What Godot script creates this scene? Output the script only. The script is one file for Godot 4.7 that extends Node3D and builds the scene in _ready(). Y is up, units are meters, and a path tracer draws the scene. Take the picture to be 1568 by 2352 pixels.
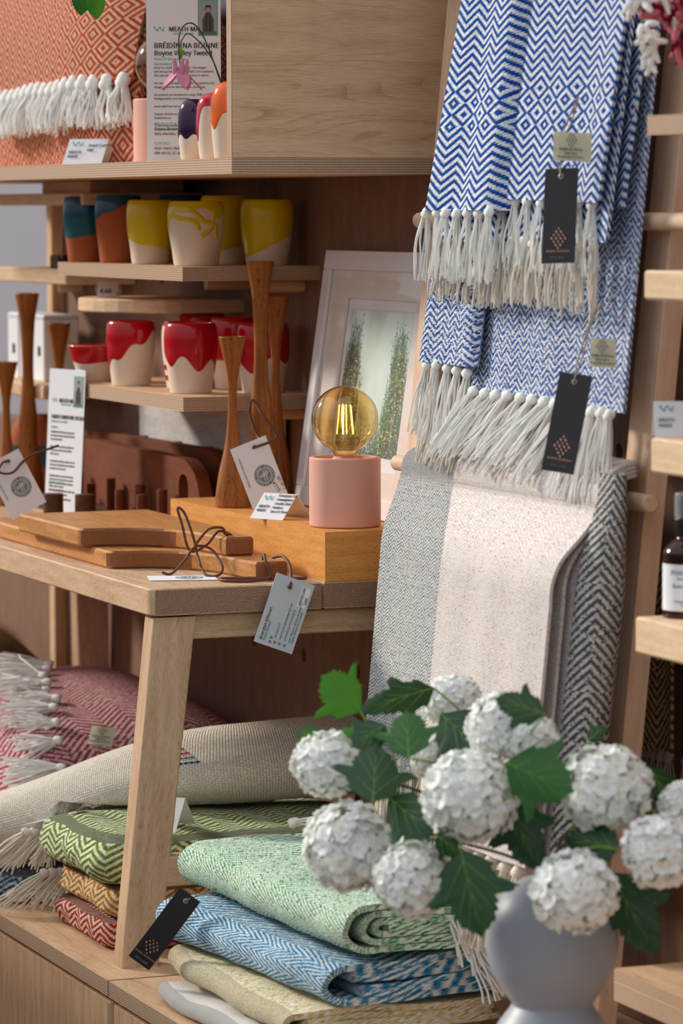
extends Node3D
# A craft stall: oak bench, candlesticks, mugs and woven throws in front of a pegboard wall of birch plywood.
# x runs towards the pegboard wall (its face is at x = 1.9), z runs along it, y is up; metres.

const TO_CAM := Vector3(-0.3714, 0.0, 0.9285)
const TO_RIGHT := Vector3(0.9285, 0.0, 0.3714)
var M := {}
var taken := {}
var rng := RandomNumberGenerator.new()


class Geo:
	var v := PackedVector3Array()
	var n := PackedVector3Array()
	var t := PackedVector2Array()
	var ix := PackedInt32Array()

	func grid(p: PackedVector3Array, w: int, h: int, uv: PackedVector2Array, wrap := false, flip := false) -> void:
		var base := v.size()
		var nn := PackedVector3Array()
		nn.resize(w * h)
		for j in h - 1:
			for i in w - 1:
				var a := j * w + i
				var b := a + 1
				var c := a + w
				var d := c + 1
				var f := (p[d] - p[a]).cross(p[b] - p[c])
				if flip:
					f = -f
				nn[a] += f
				nn[b] += f
				nn[c] += f
				nn[d] += f
				if flip:
					ix.append_array(PackedInt32Array([base + a, base + c, base + b, base + b, base + c, base + d]))
				else:
					ix.append_array(PackedInt32Array([base + a, base + b, base + c, base + b, base + d, base + c]))
		if wrap:
			for j in h:
				var s := nn[j * w] + nn[j * w + w - 1]
				nn[j * w] = s
				nn[j * w + w - 1] = s
		for k in nn.size():
			nn[k] = nn[k].normalized() if nn[k].length_squared() > 1e-30 else Vector3.UP
		v.append_array(p)
		n.append_array(nn)
		t.append_array(uv)

	func face(p: Array, uv: Array, out: Vector3) -> void:
		var base := v.size()
		var f: Vector3 = (p[2] - p[0]).cross(p[1] - p[0])
		var turned := f.dot(out) < 0.0
		f = (-f if turned else f).normalized()
		for k in p.size():
			v.append(p[k])
			n.append(f)
			t.append(uv[k])
		for k in range(1, p.size() - 1):
			if turned:
				ix.append_array(PackedInt32Array([base, base + k + 1, base + k]))
			else:
				ix.append_array(PackedInt32Array([base, base + k, base + k + 1]))

	func uvof(p: Vector3, axis: int, grain: int) -> Vector2:
		if axis == grain:
			var a := (axis + 1) % 3
			var b := (axis + 2) % 3
			return Vector2(p[a], p[b])
		return Vector2(p[grain], p[3 - axis - grain])

	# a chamfered box; sides: which of the six faces to make (bit 2 * axis + (1 if positive))
	func box(c: Vector3, s: Vector3, bev := 0.001, grain := 2, sides := 63) -> void:
		var h := s * 0.5
		bev = minf(bev, minf(h.x, minf(h.y, h.z)) * 0.9)
		for ax in 3:
			var a := (ax + 1) % 3
			var b := (ax + 2) % 3
			for sg in [-1.0, 1.0]:
				if not (sides >> (2 * ax + (1 if sg > 0 else 0))) & 1:
					continue
				var q := []
				var uv := []
				for k in [[-1, -1], [1, -1], [1, 1], [-1, 1]]:
					var p := Vector3.ZERO
					p[ax] = sg * h[ax]
					p[a] = k[0] * (h[a] - bev)
					p[b] = k[1] * (h[b] - bev)
					q.append(c + p)
					uv.append(uvof(c + p, ax, grain))
				var o := Vector3.ZERO
				o[ax] = sg
				face(q, uv, o)
		if sides != 63:
			return
		for ax in 3:
			var a := (ax + 1) % 3
			var b := (ax + 2) % 3
			for sa in [-1.0, 1.0]:
				for sb in [-1.0, 1.0]:
					var q := []
					var uv := []
					for k in [[-1, 0], [1, 0], [1, 1], [-1, 1]]:
						var p := Vector3.ZERO
						p[ax] = k[0] * (h[ax] - bev)
						p[a] = sa * (h[a] - (bev if k[1] else 0.0))
						p[b] = sb * (h[b] - (0.0 if k[1] else bev))
						q.append(c + p)
						uv.append(uvof(c + p, a if a != grain else b, grain))
					var o := Vector3.ZERO
					o[a] = sa
					o[b] = sb
					face(q, uv, o)
		for sx in [-1.0, 1.0]:
			for sy in [-1.0, 1.0]:
				for sz in [-1.0, 1.0]:
					var sg := Vector3(sx, sy, sz)
					var q := []
					var uv := []
					for k in 3:
						var p := (h - Vector3.ONE * bev) * sg
						p[k] = sg[k] * h[k]
						q.append(c + p)
						uv.append(uvof(c + p, (grain + 1) % 3, grain))
					face(q, uv, sg)

	# profile of (radius, height) turned round the y axis
	func lathe(prof: PackedVector2Array, seg := 32, at := Vector3.ZERO) -> void:
		var p := PackedVector3Array()
		var uv := PackedVector2Array()
		var len_ := 0.0
		for j in prof.size():
			if j:
				len_ += prof[j].distance_to(prof[j - 1])
			for i in seg + 1:
				var a := TAU * i / seg
				p.append(at + Vector3(cos(a) * prof[j].x, prof[j].y, sin(a) * prof[j].x))
				uv.append(Vector2(a * 0.04, len_))
		grid(p, seg + 1, prof.size(), uv, true, false)

	func tube(path: PackedVector3Array, rad: PackedFloat32Array, sides := 6, caps := true) -> void:
		var p := PackedVector3Array()
		var uv := PackedVector2Array()
		var m := path.size()
		var nrm := Vector3.ZERO
		var len_ := 0.0
		for j in m:
			var d := (path[mini(j + 1, m - 1)] - path[maxi(j - 1, 0)]).normalized()
			if j == 0:
				nrm = d.cross(Vector3.UP if absf(d.y) < 0.9 else Vector3.RIGHT).normalized()
			else:
				nrm = (nrm - d * nrm.dot(d)).normalized()
				len_ += path[j].distance_to(path[j - 1])
			var bn := d.cross(nrm)
			var r := rad[mini(j, rad.size() - 1)]
			for i in sides + 1:
				var a := TAU * i / sides
				p.append(path[j] + (nrm * cos(a) + bn * sin(a)) * r)
				uv.append(Vector2(len_, r * a))
		if caps:
			var q := PackedVector3Array()
			var w := PackedVector2Array()
			for i in sides + 1:
				q.append(path[0])
				w.append(uv[i])
			var q2 := PackedVector3Array()
			var w2 := PackedVector2Array()
			for i in sides + 1:
				q2.append(path[m - 1])
				w2.append(uv[(m - 1) * (sides + 1) + i])
			grid(q + p.slice(0, sides + 1), sides + 1, 2, w + uv.slice(0, sides + 1), false, true)
			grid(p.slice((m - 1) * (sides + 1)) + q2, sides + 1, 2, uv.slice((m - 1) * (sides + 1)) + w2, false, true)
		grid(p, sides + 1, m, uv, true, true)

	# a flat outline (x, y) thickened along z from 0 to depth, its rims chamfered
	func prism(poly: PackedVector2Array, depth: float, bev := 0.0, xf := Transform3D.IDENTITY) -> void:
		if Geometry2D.is_polygon_clockwise(poly):
			poly.reverse()
		var m := poly.size()
		var inset := PackedVector2Array()
		for k in m:
			var e1 := (poly[k] - poly[(k + m - 1) % m]).normalized()
			var e2 := (poly[(k + 1) % m] - poly[k]).normalized()
			var nn := Vector2(-e1.y - e2.y, e1.x + e2.x).normalized()
			inset.append(poly[k] + nn * bev)
		var idx := Geometry2D.triangulate_polygon(inset)
		var b := xf.basis
		for side in 2:
			var base := v.size()
			var o := (b.z if side else -b.z).normalized()
			for k in m:
				v.append(xf * Vector3(inset[k].x, inset[k].y, depth if side else 0.0))
				n.append(o)
				t.append(inset[k])
			for k in range(0, idx.size(), 3):
				var a := v[base + idx[k]]
				var f := (v[base + idx[k + 2]] - a).cross(v[base + idx[k + 1]] - a)
				if f.dot(o) < 0.0:
					ix.append_array(PackedInt32Array([base + idx[k], base + idx[k + 2], base + idx[k + 1]]))
				else:
					ix.append_array(PackedInt32Array([base + idx[k], base + idx[k + 1], base + idx[k + 2]]))
		var rings := [[inset, 0.0], [poly, bev], [poly, depth - bev], [inset, depth]] if bev > 0.0 else [[poly, 0.0], [poly, depth]]
		var run := PackedFloat32Array([0.0])
		for k in m:
			run.append(run[k] + poly[k].distance_to(poly[(k + 1) % m]))
		for r in rings.size() - 1:
			for k in m:
				var k2 := (k + 1) % m
				var lo: PackedVector2Array = rings[r][0]
				var hi: PackedVector2Array = rings[r + 1][0]
				var z0: float = rings[r][1]
				var z1: float = rings[r + 1][1]
				var e := poly[k2] - poly[k]
				face([xf * Vector3(lo[k].x, lo[k].y, z0), xf * Vector3(lo[k2].x, lo[k2].y, z0), xf * Vector3(hi[k2].x, hi[k2].y, z1), xf * Vector3(hi[k].x, hi[k].y, z1)],
					[Vector2(run[k], z0), Vector2(run[k + 1], z0), Vector2(run[k + 1], z1), Vector2(run[k], z1)], b * Vector3(e.y, -e.x, 0.0))

	# a cloth of some thickness: f(u, v) gives its front face, u and v from 0 to 1; wide and long in metres for the weave
	func sheet(f: Callable, nu: int, nv: int, thick: float, wide: float, long: float, flip := false) -> void:
		var p := PackedVector3Array()
		var uv := PackedVector2Array()
		for j in nv + 1:
			for i in nu + 1:
				p.append(f.call(float(i) / nu, float(j) / nv))
				uv.append(Vector2(wide * i / nu, long * j / nv))
		var at := v.size()
		grid(p, nu + 1, nv + 1, uv, false, flip)
		var back := PackedVector3Array()
		for k in p.size():
			back.append(p[k] - n[at + k] * thick)
		grid(back, nu + 1, nv + 1, uv, false, not flip)
		var rim := PackedInt32Array()
		for i in nu:
			rim.append(i)
		for j in nv:
			rim.append(j * (nu + 1) + nu)
		for i in nu:
			rim.append(nv * (nu + 1) + nu - i)
		for j in nv:
			rim.append((nv - j) * (nu + 1))
		rim.append(0)
		var e := PackedVector3Array()
		var w := PackedVector2Array()
		for row in 2:
			for k in rim.size():
				e.append(back[rim[k]] if row else p[rim[k]])
				w.append(uv[rim[k]] + (Vector2(thick, thick) if row else Vector2.ZERO))
		grid(e, rim.size(), 2, w, true, not flip)

	func mesh_into(am: ArrayMesh) -> void:
		var arr := []
		arr.resize(Mesh.ARRAY_MAX)
		arr[Mesh.ARRAY_VERTEX] = v
		arr[Mesh.ARRAY_NORMAL] = n
		arr[Mesh.ARRAY_TEX_UV] = t
		arr[Mesh.ARRAY_INDEX] = ix
		am.add_surface_from_arrays(Mesh.PRIMITIVE_TRIANGLES, arr)


func numbered(called: String) -> String:
	taken[called] = taken.get(called, -1) + 1
	return called if taken[called] == 0 else "%s_%03d" % [called, taken[called]]


func to_mesh(g) -> ArrayMesh:
	var am := ArrayMesh.new()
	for k in (g if g is Array else [g]):
		k.mesh_into(am)
	return am


# one named mesh: a part when it has a parent
func add(called: String, g, mat, parent: Node = null, xf := Transform3D.IDENTITY) -> MeshInstance3D:
	var o := MeshInstance3D.new()
	o.name = called if parent else numbered(called)
	o.mesh = g if g is Mesh else to_mesh(g)
	if mat is Array:
		for k in mat.size():
			o.set_surface_override_material(k, mat[k])
	else:
		o.material_override = mat
	o.transform = xf
	(parent if parent else self).add_child(o, true)
	return o


func tag(o: Node, label: String, category: String, group := "", kind := "") -> Node:
	if label:
		o.set_meta("label", label)
	if category:
		o.set_meta("category", category)
	if group:
		o.set_meta("group", group)
	if kind:
		o.set_meta("kind", kind)
	return o


func thing(called: String, label: String, category: String, at := Vector3.ZERO, turn := 0.0, group := "") -> Node3D:
	var o := Node3D.new()
	o.name = numbered(called)
	add_child(o)
	o.position = at
	o.rotation.y = turn
	tag(o, label, category, group)
	return o


func structure(called: String, g, mat, label: String) -> MeshInstance3D:
	var o := add(called, g, mat)
	tag(o, label, "", "", "structure")
	return o


# a frame whose x runs along xdir and whose y is as near to ydir as it can be
func frame(at: Vector3, xdir: Vector3, ydir: Vector3) -> Transform3D:
	var x := xdir.normalized()
	var z := x.cross(ydir).normalized()
	return Transform3D(Basis(x, z.cross(x), z), at)


func smooth_path(pts: Array, per := 6) -> PackedVector3Array:
	var out := PackedVector3Array()
	for k in pts.size() - 1:
		var a: Vector3 = pts[maxi(k - 1, 0)]
		var b: Vector3 = pts[k]
		var c: Vector3 = pts[k + 1]
		var d: Vector3 = pts[mini(k + 2, pts.size() - 1)]
		for s in per:
			out.append(b.cubic_interpolate(c, a, d, float(s) / per))
	out.append(pts[-1])
	return out


func smooth_flat(pts: Array, per := 6) -> PackedVector2Array:
	var out := PackedVector2Array()
	for k in pts.size() - 1:
		var a: Vector2 = pts[maxi(k - 1, 0)]
		var b: Vector2 = pts[k]
		var c: Vector2 = pts[k + 1]
		var d: Vector2 = pts[mini(k + 2, pts.size() - 1)]
		for s in per:
			out.append(b.cubic_interpolate(c, a, d, float(s) / per))
	out.append(pts[-1])
	return out


func cord(called: String, pts: Array, r: float, mat: Material, parent: Node, per := 6) -> MeshInstance3D:
	var g := Geo.new()
	g.tube(smooth_path(pts, per), PackedFloat32Array([r]), 6)
	return add(called, g, mat, parent)


var fonts := {}


func lettering(parent: Node, what: String, tall: float, at: Vector3, mat: Material, font := "Droid Sans", bold := false, align := HORIZONTAL_ALIGNMENT_LEFT, gap := 1.0, called := "lettering") -> MeshInstance3D:
	if not fonts.has(font):
		var f := SystemFont.new()
		f.font_names = PackedStringArray([font])
		fonts[font] = f
	var m := TextMesh.new()
	m.font = fonts[font]
	m.text = what
	m.font_size = 32
	m.curve_step = 2.0
	m.pixel_size = tall / 24.0
	m.depth = 0.0003
	m.horizontal_alignment = align
	m.vertical_alignment = VERTICAL_ALIGNMENT_TOP
	m.line_spacing = 32.0 * (gap - 1.0)
	var o := MeshInstance3D.new()
	o.name = called
	o.mesh = m
	o.material_override = mat
	o.position = at + Vector3(0, 0, 0.0002)
	parent.add_child(o, true)
	if bold:
		# the heavier face: the same letters once more, a hair's breadth on
		var again := o.duplicate() as MeshInstance3D
		again.position.x += tall * 0.07
		parent.add_child(again, true)
	return o


func hue(r: float, g: float, b: float) -> Color:
	return Color(r / 255.0, g / 255.0, b / 255.0)


func plain(called: String, c: Color, rough := 0.7, metal := 0.0, spec := 0.5) -> StandardMaterial3D:
	var m := StandardMaterial3D.new()
	m.resource_name = called
	m.albedo_color = c
	m.roughness = rough
	m.metallic = metal
	m.metallic_specular = spec
	M[called] = m
	return m


func picture(data: PackedByteArray, w: int, h: int, f := Image.FORMAT_RGB8) -> ImageTexture:
	return ImageTexture.create_from_image(Image.create_from_data(w, h, false, f, data))


# long-grained timber: u runs along the grain for `long` metres, v across for `wide`
func timber(called: String, base: Color, dark: Color, seed_: int, lines: float, wave: float, line_k: float, pores: float, rough := 0.55, long := 1.0, wide := 0.3, w := 512, h := 512) -> StandardMaterial3D:
	var nz := FastNoiseLite.new()
	nz.seed = seed_
	nz.noise_type = FastNoiseLite.TYPE_SIMPLEX
	nz.frequency = 1.0
	nz.fractal_type = FastNoiseLite.FRACTAL_NONE
	var data := PackedByteArray()
	data.resize(w * h * 3)
	var at := 0
	for y in h:
		var v := float(y) / h
		for x in w:
			var u := float(x) / w
			# both halves of the picture mirror each other, so that it repeats without a seam
			var uu := 1.0 - absf(2.0 * u - 1.0)
			var vv := 1.0 - absf(2.0 * v - 1.0)
			var bend := nz.get_noise_2d(uu * 1.6, vv * 2.2)
			var ring := (vv + bend * wave) * lines
			var fr := ring - floorf(ring)
			var line := pow(fr, 5.0) * (0.5 + 0.5 * nz.get_noise_2d(uu * 3.0 + 40.0, vv * 9.0))
			var fibre := nz.get_noise_2d(uu * 14.0, vv * 170.0 + 9.0) * 0.5 + nz.get_noise_2d(uu * 40.0, vv * 260.0 + 70.0) * 0.3
			var pore := maxf(0.0, nz.get_noise_2d(uu * 26.0 + 300.0, vv * 220.0) - 0.55) * 2.0
			var patch := nz.get_noise_2d(uu * 3.0 + 90.0, vv * 5.0 + 20.0) * 0.12
			var k := clampf(line * line_k + fibre * 0.26 + pore * pores + patch + 0.14, 0.0, 1.0)
			data[at] = int(255.0 * lerpf(base.r, dark.r, k))
			data[at + 1] = int(255.0 * lerpf(base.g, dark.g, k))
			data[at + 2] = int(255.0 * lerpf(base.b, dark.b, k))
			at += 3
	var m := plain(called, Color.WHITE, rough, 0.0, 0.3)
	m.albedo_texture = picture(data, w, h)
	m.uv1_scale = Vector3(1.0 / long, 1.0 / wide, 1.0)
	return m


# the cut end of an oak plank: bowed year rings crossed by rays
func end_grain(called: String, base: Color, dark: Color, seed_: int) -> StandardMaterial3D:
	var nz := FastNoiseLite.new()
	nz.seed = seed_
	nz.frequency = 1.0
	var w := 512
	var h := 128
	var data := PackedByteArray()
	data.resize(w * h * 3)
	var at := 0
	for y in h:
		for x in w:
			var px := float(x) / w * 0.32
			var py := float(y) / h * 0.04
			var ring := (py + 2.2 * (px - 0.16) * (px - 0.16) + 0.004 * nz.get_noise_2d(px * 30.0, py * 30.0)) * 380.0
			var fr := absf(ring - floorf(ring) - 0.5) * 2.0
			var dots := nz.get_noise_2d(px * 900.0, py * 900.0)
			var k := clampf(0.25 + (0.55 if fr > 0.45 else 0.1) * (0.6 + 0.8 * dots) + 0.15 * nz.get_noise_2d(px * 600.0, py * 60.0), 0.0, 1.0)
			data[at] = int(255.0 * lerpf(base.r, dark.r, k))
			data[at + 1] = int(255.0 * lerpf(base.g, dark.g, k))
			data[at + 2] = int(255.0 * lerpf(base.b, dark.b, k))
			at += 3
	var m := plain(called, Color.WHITE, 0.75)
	m.albedo_texture = picture(data, w, h)
	m.uv1_scale = Vector3(1.0 / 0.32, 1.0 / 0.04, 1.0)
	return m


# the edge of a plywood board: veneers in turn along and across, the second coordinate runs through the 20 mm of the board
func ply_edge(called: String, base: Color, dark: Color, seed_: int) -> StandardMaterial3D:
	var nz := FastNoiseLite.new()
	nz.seed = seed_
	nz.frequency = 1.0
	var w := 512
	var h := 128
	var data := PackedByteArray()
	data.resize(w * h * 3)
	var at := 0
	for y in h:
		var lay := float(y) / h * 13.0
		var odd := int(lay) % 2
		var seam := 1.0 if absf(lay - roundf(lay)) < 0.09 else 0.0
		for x in w:
			var px := 1.0 - absf(2.0 * x / w - 1.0)
			var k := 0.12 + odd * 0.38 + seam * 0.25 + 0.28 * nz.get_noise_2d(px * 30.0, lay * 3.0) + 0.12 * nz.get_noise_2d(px * 130.0, lay * 9.0)
			k = clampf(k, 0.0, 1.0)
			data[at] = int(255.0 * lerpf(base.r, dark.r, k))
			data[at + 1] = int(255.0 * lerpf(base.g, dark.g, k))
			data[at + 2] = int(255.0 * lerpf(base.b, dark.b, k))
			at += 3
	var m := plain(called, Color.WHITE, 0.8)
	m.albedo_texture = picture(data, w, h)
	m.uv1_scale = Vector3(1.0 / 0.5, 1.0 / 0.02, 1.0)
	return m


# woven cloth. zig: columns in one zigzag (0: plain weave); gap: rows from one coloured line to the next, on: rows that are coloured;
# turns: rows where the zigzag turns back on itself, which closes it to lozenges; flecks: [colour, share] of stray tufts; holes: dark colour painted for shade in the gaps
func weave(called: String, d: Dictionary) -> StandardMaterial3D:
	var cols: int = d.cols
	var rows: int = d.rows
	var k: int = d.get("k", 6)
	var zig: int = d.zig
	var gap: int = d.gap
	var on: int = d.on
	var fg: Color = d.fg
	var bg: Color = d.bg
	var vary: float = d.get("vary", 0.1)
	var mix: float = d.get("mix", 0.0)
	var fuzz: float = d.get("fuzz", 0.35)
	var turns: Array = d.get("turns", [])
	var r := RandomNumberGenerator.new()
	r.seed = d.get("seed", 5)
	# the row's place in the draft
	var step := PackedInt32Array()
	var s := 0
	var way := 1
	for y in rows:
		step.append(s)
		if y in turns:
			way = -way
		s += way
	# the colour of each float of yarn
	var cells := PackedColorArray()
	for y in rows:
		for x in cols:
			var lit := false
			if zig > 0:
				var ph := x % zig
				var tri := ph if ph < zig / 2 else zig - ph
				lit = posmod(tri + step[y], gap) < on
			else:
				lit = (x + y) % 2 == 0
			if r.randf() < mix:
				lit = not lit
			var c := fg if lit else bg
			var b := 1.0 + r.randf_range(-vary, vary)
			c = Color(c.r * b, c.g * b, c.b * b)
			if d.has("fg2") and lit and r.randf() < d.fg2_share:
				c = d.fg2
			for f in d.get("flecks", []):
				if r.randf() < f[1]:
					c = f[0]
			cells.append(c)
	var w := cols * k
	var h := rows * k
	var data := PackedByteArray()
	data.resize(w * h * 3)
	var bump := PackedByteArray()
	bump.resize(w * h)
	var table := PackedFloat32Array()
	for q in 4096:
		table.append(r.randf_range(-1.0, 1.0))
	var slant: float = d.get("slant", 0.5)
	var at := 0
	for y in h:
		for x in w:
			var j1 := table[(x * 7 + y * 131) & 4095]
			var j2 := table[(x * 53 + y * 17 + 900) & 4095]
			var fy := (y + fuzz * k * 0.5 * j2) / k
			var fx := (x + fuzz * k * 0.5 * j1) / k + slant * (fy - floorf(fy) - 0.5)
			var cx := posmod(int(floorf(fx)), cols)
			var cy := posmod(int(floorf(fy)), rows)
			var c := cells[cy * cols + cx]
			var b := 1.0 + 0.05 * j1
			data[at * 3] = int(clampf(c.r * b, 0.0, 1.0) * 255.0)
			data[at * 3 + 1] = int(clampf(c.g * b, 0.0, 1.0) * 255.0)
			data[at * 3 + 2] = int(clampf(c.b * b, 0.0, 1.0) * 255.0)
			var gx := absf(fx - floorf(fx) - 0.5) * 2.0
			var gy := absf(fy - floorf(fy) - 0.5) * 2.0
			if d.has("holes") and gx > 0.66 and gy > 0.66 and (cx + cy) % 2 == 0:  # dark dots painted in for the shaded weave gaps; nothing is cut through
				var gap_shade: Color = d.holes
				data[at * 3] = int(gap_shade.r * 255.0)
				data[at * 3 + 1] = int(gap_shade.g * 255.0)
				data[at * 3 + 2] = int(gap_shade.b * 255.0)
			bump[at] = int(clampf((1.0 - gx * gx) * (1.0 - gy * gy * 0.8) * 0.85 + 0.1 * j2, 0.0, 1.0) * 255.0)
			at += 1
	var m := plain(called, Color.WHITE, 1.0, 0.0, 0.2)
	m.albedo_texture = picture(data, w, h)
	m.heightmap_enabled = true
	m.heightmap_texture = picture(bump, w, h, Image.FORMAT_L8)
	m.heightmap_scale = d.get("relief", 0.08)
	m.uv1_scale = Vector3(1.0 / (cols * d.cw), 1.0 / (rows * d.rh), 1.0)
	return m


func materials() -> void:
	# timber
	timber("birch", hue(232, 196, 158), hue(168, 122, 86), 3, 9.0, 0.22, 0.38, 0.2, 0.6, 1.6, 0.36, 512, 512)
	timber("birch_wall", hue(140, 106, 87), hue(102, 74, 60), 4, 14.0, 0.3, 0.25, 0.1, 0.65, 1.1, 0.5, 256, 256)
	ply_edge("birch_edge", hue(214, 184, 154), hue(110, 84, 66), 5)
	timber("oak", hue(216, 184, 152), hue(150, 110, 78), 7, 16.0, 0.25, 0.35, 0.5, 0.6, 0.9, 0.16)
	end_grain("oak_end", hue(200, 164, 138), hue(84, 56, 42), 8)
	timber("oak_oiled", hue(210, 152, 94), hue(128, 78, 40), 9, 13.0, 0.35, 0.4, 0.5, 0.42, 0.7, 0.16)
	end_grain("oak_oiled_end", hue(176, 112, 62), hue(96, 52, 24), 10)
	timber("bamboo", hue(232, 168, 92), hue(176, 108, 46), 11, 26.0, 0.03, 0.55, 0.8, 0.5, 0.6, 0.12)
	timber("turned_oak", hue(178, 110, 52), hue(86, 44, 16), 12, 7.0, 0.3, 0.75, 0.7, 0.42, 0.5, 0.14)
	timber("cherry", hue(126, 66, 36), hue(70, 34, 17), 14, 6.0, 0.4, 0.35, 0.2, 0.75, 0.7, 0.3, 256, 256)
	timber("beech", hue(232, 200, 172), hue(190, 150, 122), 15, 10.0, 0.2, 0.25, 0.25, 0.6, 0.6, 0.14)
	timber("pine", hue(232, 204, 170), hue(188, 148, 108), 16, 9.0, 0.3, 0.4, 0.1, 0.6, 0.6, 0.1, 256, 256)
	timber("walnut", hue(92, 60, 42), hue(52, 32, 24), 17, 10.0, 0.3, 0.4, 0.3, 0.5, 0.4, 0.1, 256, 256)
	# clay and glazes
	plain("bisque", hue(232, 214, 194), 0.85, 0.0, 0.3)
	plain("terracotta", hue(176, 96, 58), 0.85, 0.0, 0.3)
	plain("glaze_yellow", hue(226, 196, 8), 0.22)
	plain("glaze_red", hue(186, 8, 26), 0.14)
	plain("glaze_blue", hue(20, 78, 112), 0.16)
	plain("glaze_teal", hue(22, 96, 110), 0.2)
	plain("glaze_purple", hue(48, 22, 62), 0.14)
	plain("glaze_orange", hue(236, 106, 22), 0.14)
	plain("glaze_crimson", hue(206, 42, 74), 0.14)
	plain("concrete_pink", hue(228, 172, 154), 0.6, 0.0, 0.35)
	# paper, card, print
	plain("paper", hue(236, 238, 243), 0.75, 0.0, 0.3)
	plain("ink", hue(34, 34, 38), 0.8)
	plain("ink_grey", hue(120, 128, 132), 0.8)
	plain("ink_blue", hue(40, 66, 130), 0.9)
	plain("glaze_olive", hue(150, 140, 40), 0.9)
	plain("yarn_rust", hue(172, 92, 52), 1.0, 0.0, 0.2)
	plain("ink_teal", hue(70, 186, 168), 0.8)
	plain("tag_grey", hue(196, 204, 212), 0.5)
	plain("emblem_grey", hue(124, 134, 136), 0.8)
	plain("tag_black", hue(50, 46, 48), 0.38, 0.35)
	plain("copper", hue(214, 160, 140), 0.35, 0.7)
	plain("label_cloth", hue(214, 212, 184), 0.95)
	plain("leather", hue(98, 56, 34), 0.6)
	plain("twine", hue(150, 132, 112), 0.95)
	# yarn
	plain("yarn_white", hue(246, 246, 242), 1.0, 0.0, 0.2)
	plain("yarn_cream", hue(238, 230, 216), 1.0, 0.0, 0.2)
	plain("yarn_burgundy", hue(128, 24, 52), 1.0, 0.0, 0.2)
	plain("yarn_pink", hue(206, 120, 130), 1.0, 0.0, 0.2)
	plain("yarn_grey", hue(148, 138, 130), 1.0, 0.0, 0.2)
	# paint, metal, plaster
	plain("white_paint", hue(228, 226, 230), 0.5)
	plain("mount_card", hue(232, 224, 216), 0.9)
	plain("plaster", hue(148, 147, 157), 0.9)
	plain("slate_board", hue(104, 106, 128), 0.85)
	plain("concrete_floor", hue(86, 82, 78), 0.8)
	plain("steel", hue(196, 198, 202), 0.4, 0.6)
	plain("black_plastic", hue(20, 20, 22), 0.35)
	# plants
	var p := plain("petal", hue(252, 253, 250), 0.8, 0.0, 0.3)
	p.backlight_enabled = true
	p.backlight = Color(0.56, 0.58, 0.54)
	p = plain("leaf_green", hue(36, 92, 30), 0.42)
	p.backlight_enabled = true
	p.backlight = Color(0.12, 0.28, 0.05)
	p = plain("leaf_dark", hue(22, 66, 30), 0.42)
	p.backlight_enabled = true
	p.backlight = Color(0.06, 0.16, 0.03)
	p = plain("leaf_bright", hue(66, 138, 30), 0.45)
	p.backlight_enabled = true
	p.backlight = Color(0.12, 0.26, 0.03)
	plain("vein", hue(120, 160, 70), 0.6)
	plain("stem_green", hue(116, 150, 44), 0.6)
	plain("stem_brown", hue(84, 62, 48), 0.8)
	p = plain("columbine", hue(206, 140, 172), 0.7)
	p.backlight_enabled = true
	p.backlight = Color(0.5, 0.4, 0.45)
	# glass
	p = plain("bulb_glass", Color(0.98, 0.89, 0.7, 0.0), 0.0)
	p.refraction_enabled = true
	p.refraction_scale = 0.05
	p = plain("clear_glass", Color(0.95, 0.95, 0.95, 0.02), 0.02, 0.0, 0.32)
	p.transparency = BaseMaterial3D.TRANSPARENCY_ALPHA
	p = plain("frosted", Color(0.62, 0.65, 0.7, 0.93), 0.45)
	p.transparency = BaseMaterial3D.TRANSPARENCY_ALPHA
	p = plain("cap_clear", Color(0.8, 0.82, 0.86, 0.35), 0.2)
	p.transparency = BaseMaterial3D.TRANSPARENCY_ALPHA
	plain("core", hue(206, 216, 176), 0.9)
	plain("water", hue(110, 114, 122), 0.5)
	plain("amber_glass", hue(46, 20, 8), 0.06)
	p = plain("filament", hue(255, 214, 140), 0.5)
	p.emission_enabled = true
	p.emission = hue(255, 196, 96)
	p.emission_energy_multiplier = 5.0
	# cloth
	var blue := hue(24, 72, 158)
	var white := hue(230, 233, 236)
	weave("cloth_lozenge_blue", {"cols": 64, "rows": 146, "zig": 16, "gap": 6, "on": 3, "cw": 0.0028, "rh": 0.0017, "bg": white, "fg": blue, "fg2": hue(20, 100, 150), "fg2_share": 0.08, "vary": 0.12, "turns": [108, 116, 124, 132], "k": 5, "seed": 21})
	weave("cloth_fleck_blue", {"cols": 64, "rows": 122, "zig": 16, "gap": 6, "on": 3, "cw": 0.0021, "rh": 0.0014, "bg": hue(226, 228, 232), "fg": hue(66, 104, 172), "fg2": hue(30, 58, 130), "fg2_share": 0.2, "vary": 0.12, "mix": 0.1, "turns": [20, 28, 36, 44], "flecks": [[hue(130, 20, 50), 0.004], [hue(10, 110, 120), 0.003], [hue(20, 30, 80), 0.004]], "k": 5, "seed": 22})
	weave("cloth_grey", {"cols": 60, "rows": 96, "zig": 12, "gap": 4, "on": 2, "cw": 0.0019, "rh": 0.0012, "bg": hue(242, 242, 241), "fg": hue(184, 184, 186), "fg2": hue(116, 116, 118), "fg2_share": 0.3, "vary": 0.06, "mix": 0.03, "flecks": [[hue(40, 36, 40), 0.004], [hue(150, 120, 96), 0.002]], "k": 6, "relief": 0.12, "seed": 23})
	weave("cloth_charcoal", {"cols": 64, "rows": 64, "zig": 32, "gap": 6, "on": 3, "cw": 0.0022, "rh": 0.0018, "bg": hue(206, 204, 200), "fg": hue(88, 86, 86), "vary": 0.12, "mix": 0.06, "flecks": [[hue(150, 110, 50), 0.002]], "k": 6, "seed": 24})
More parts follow.
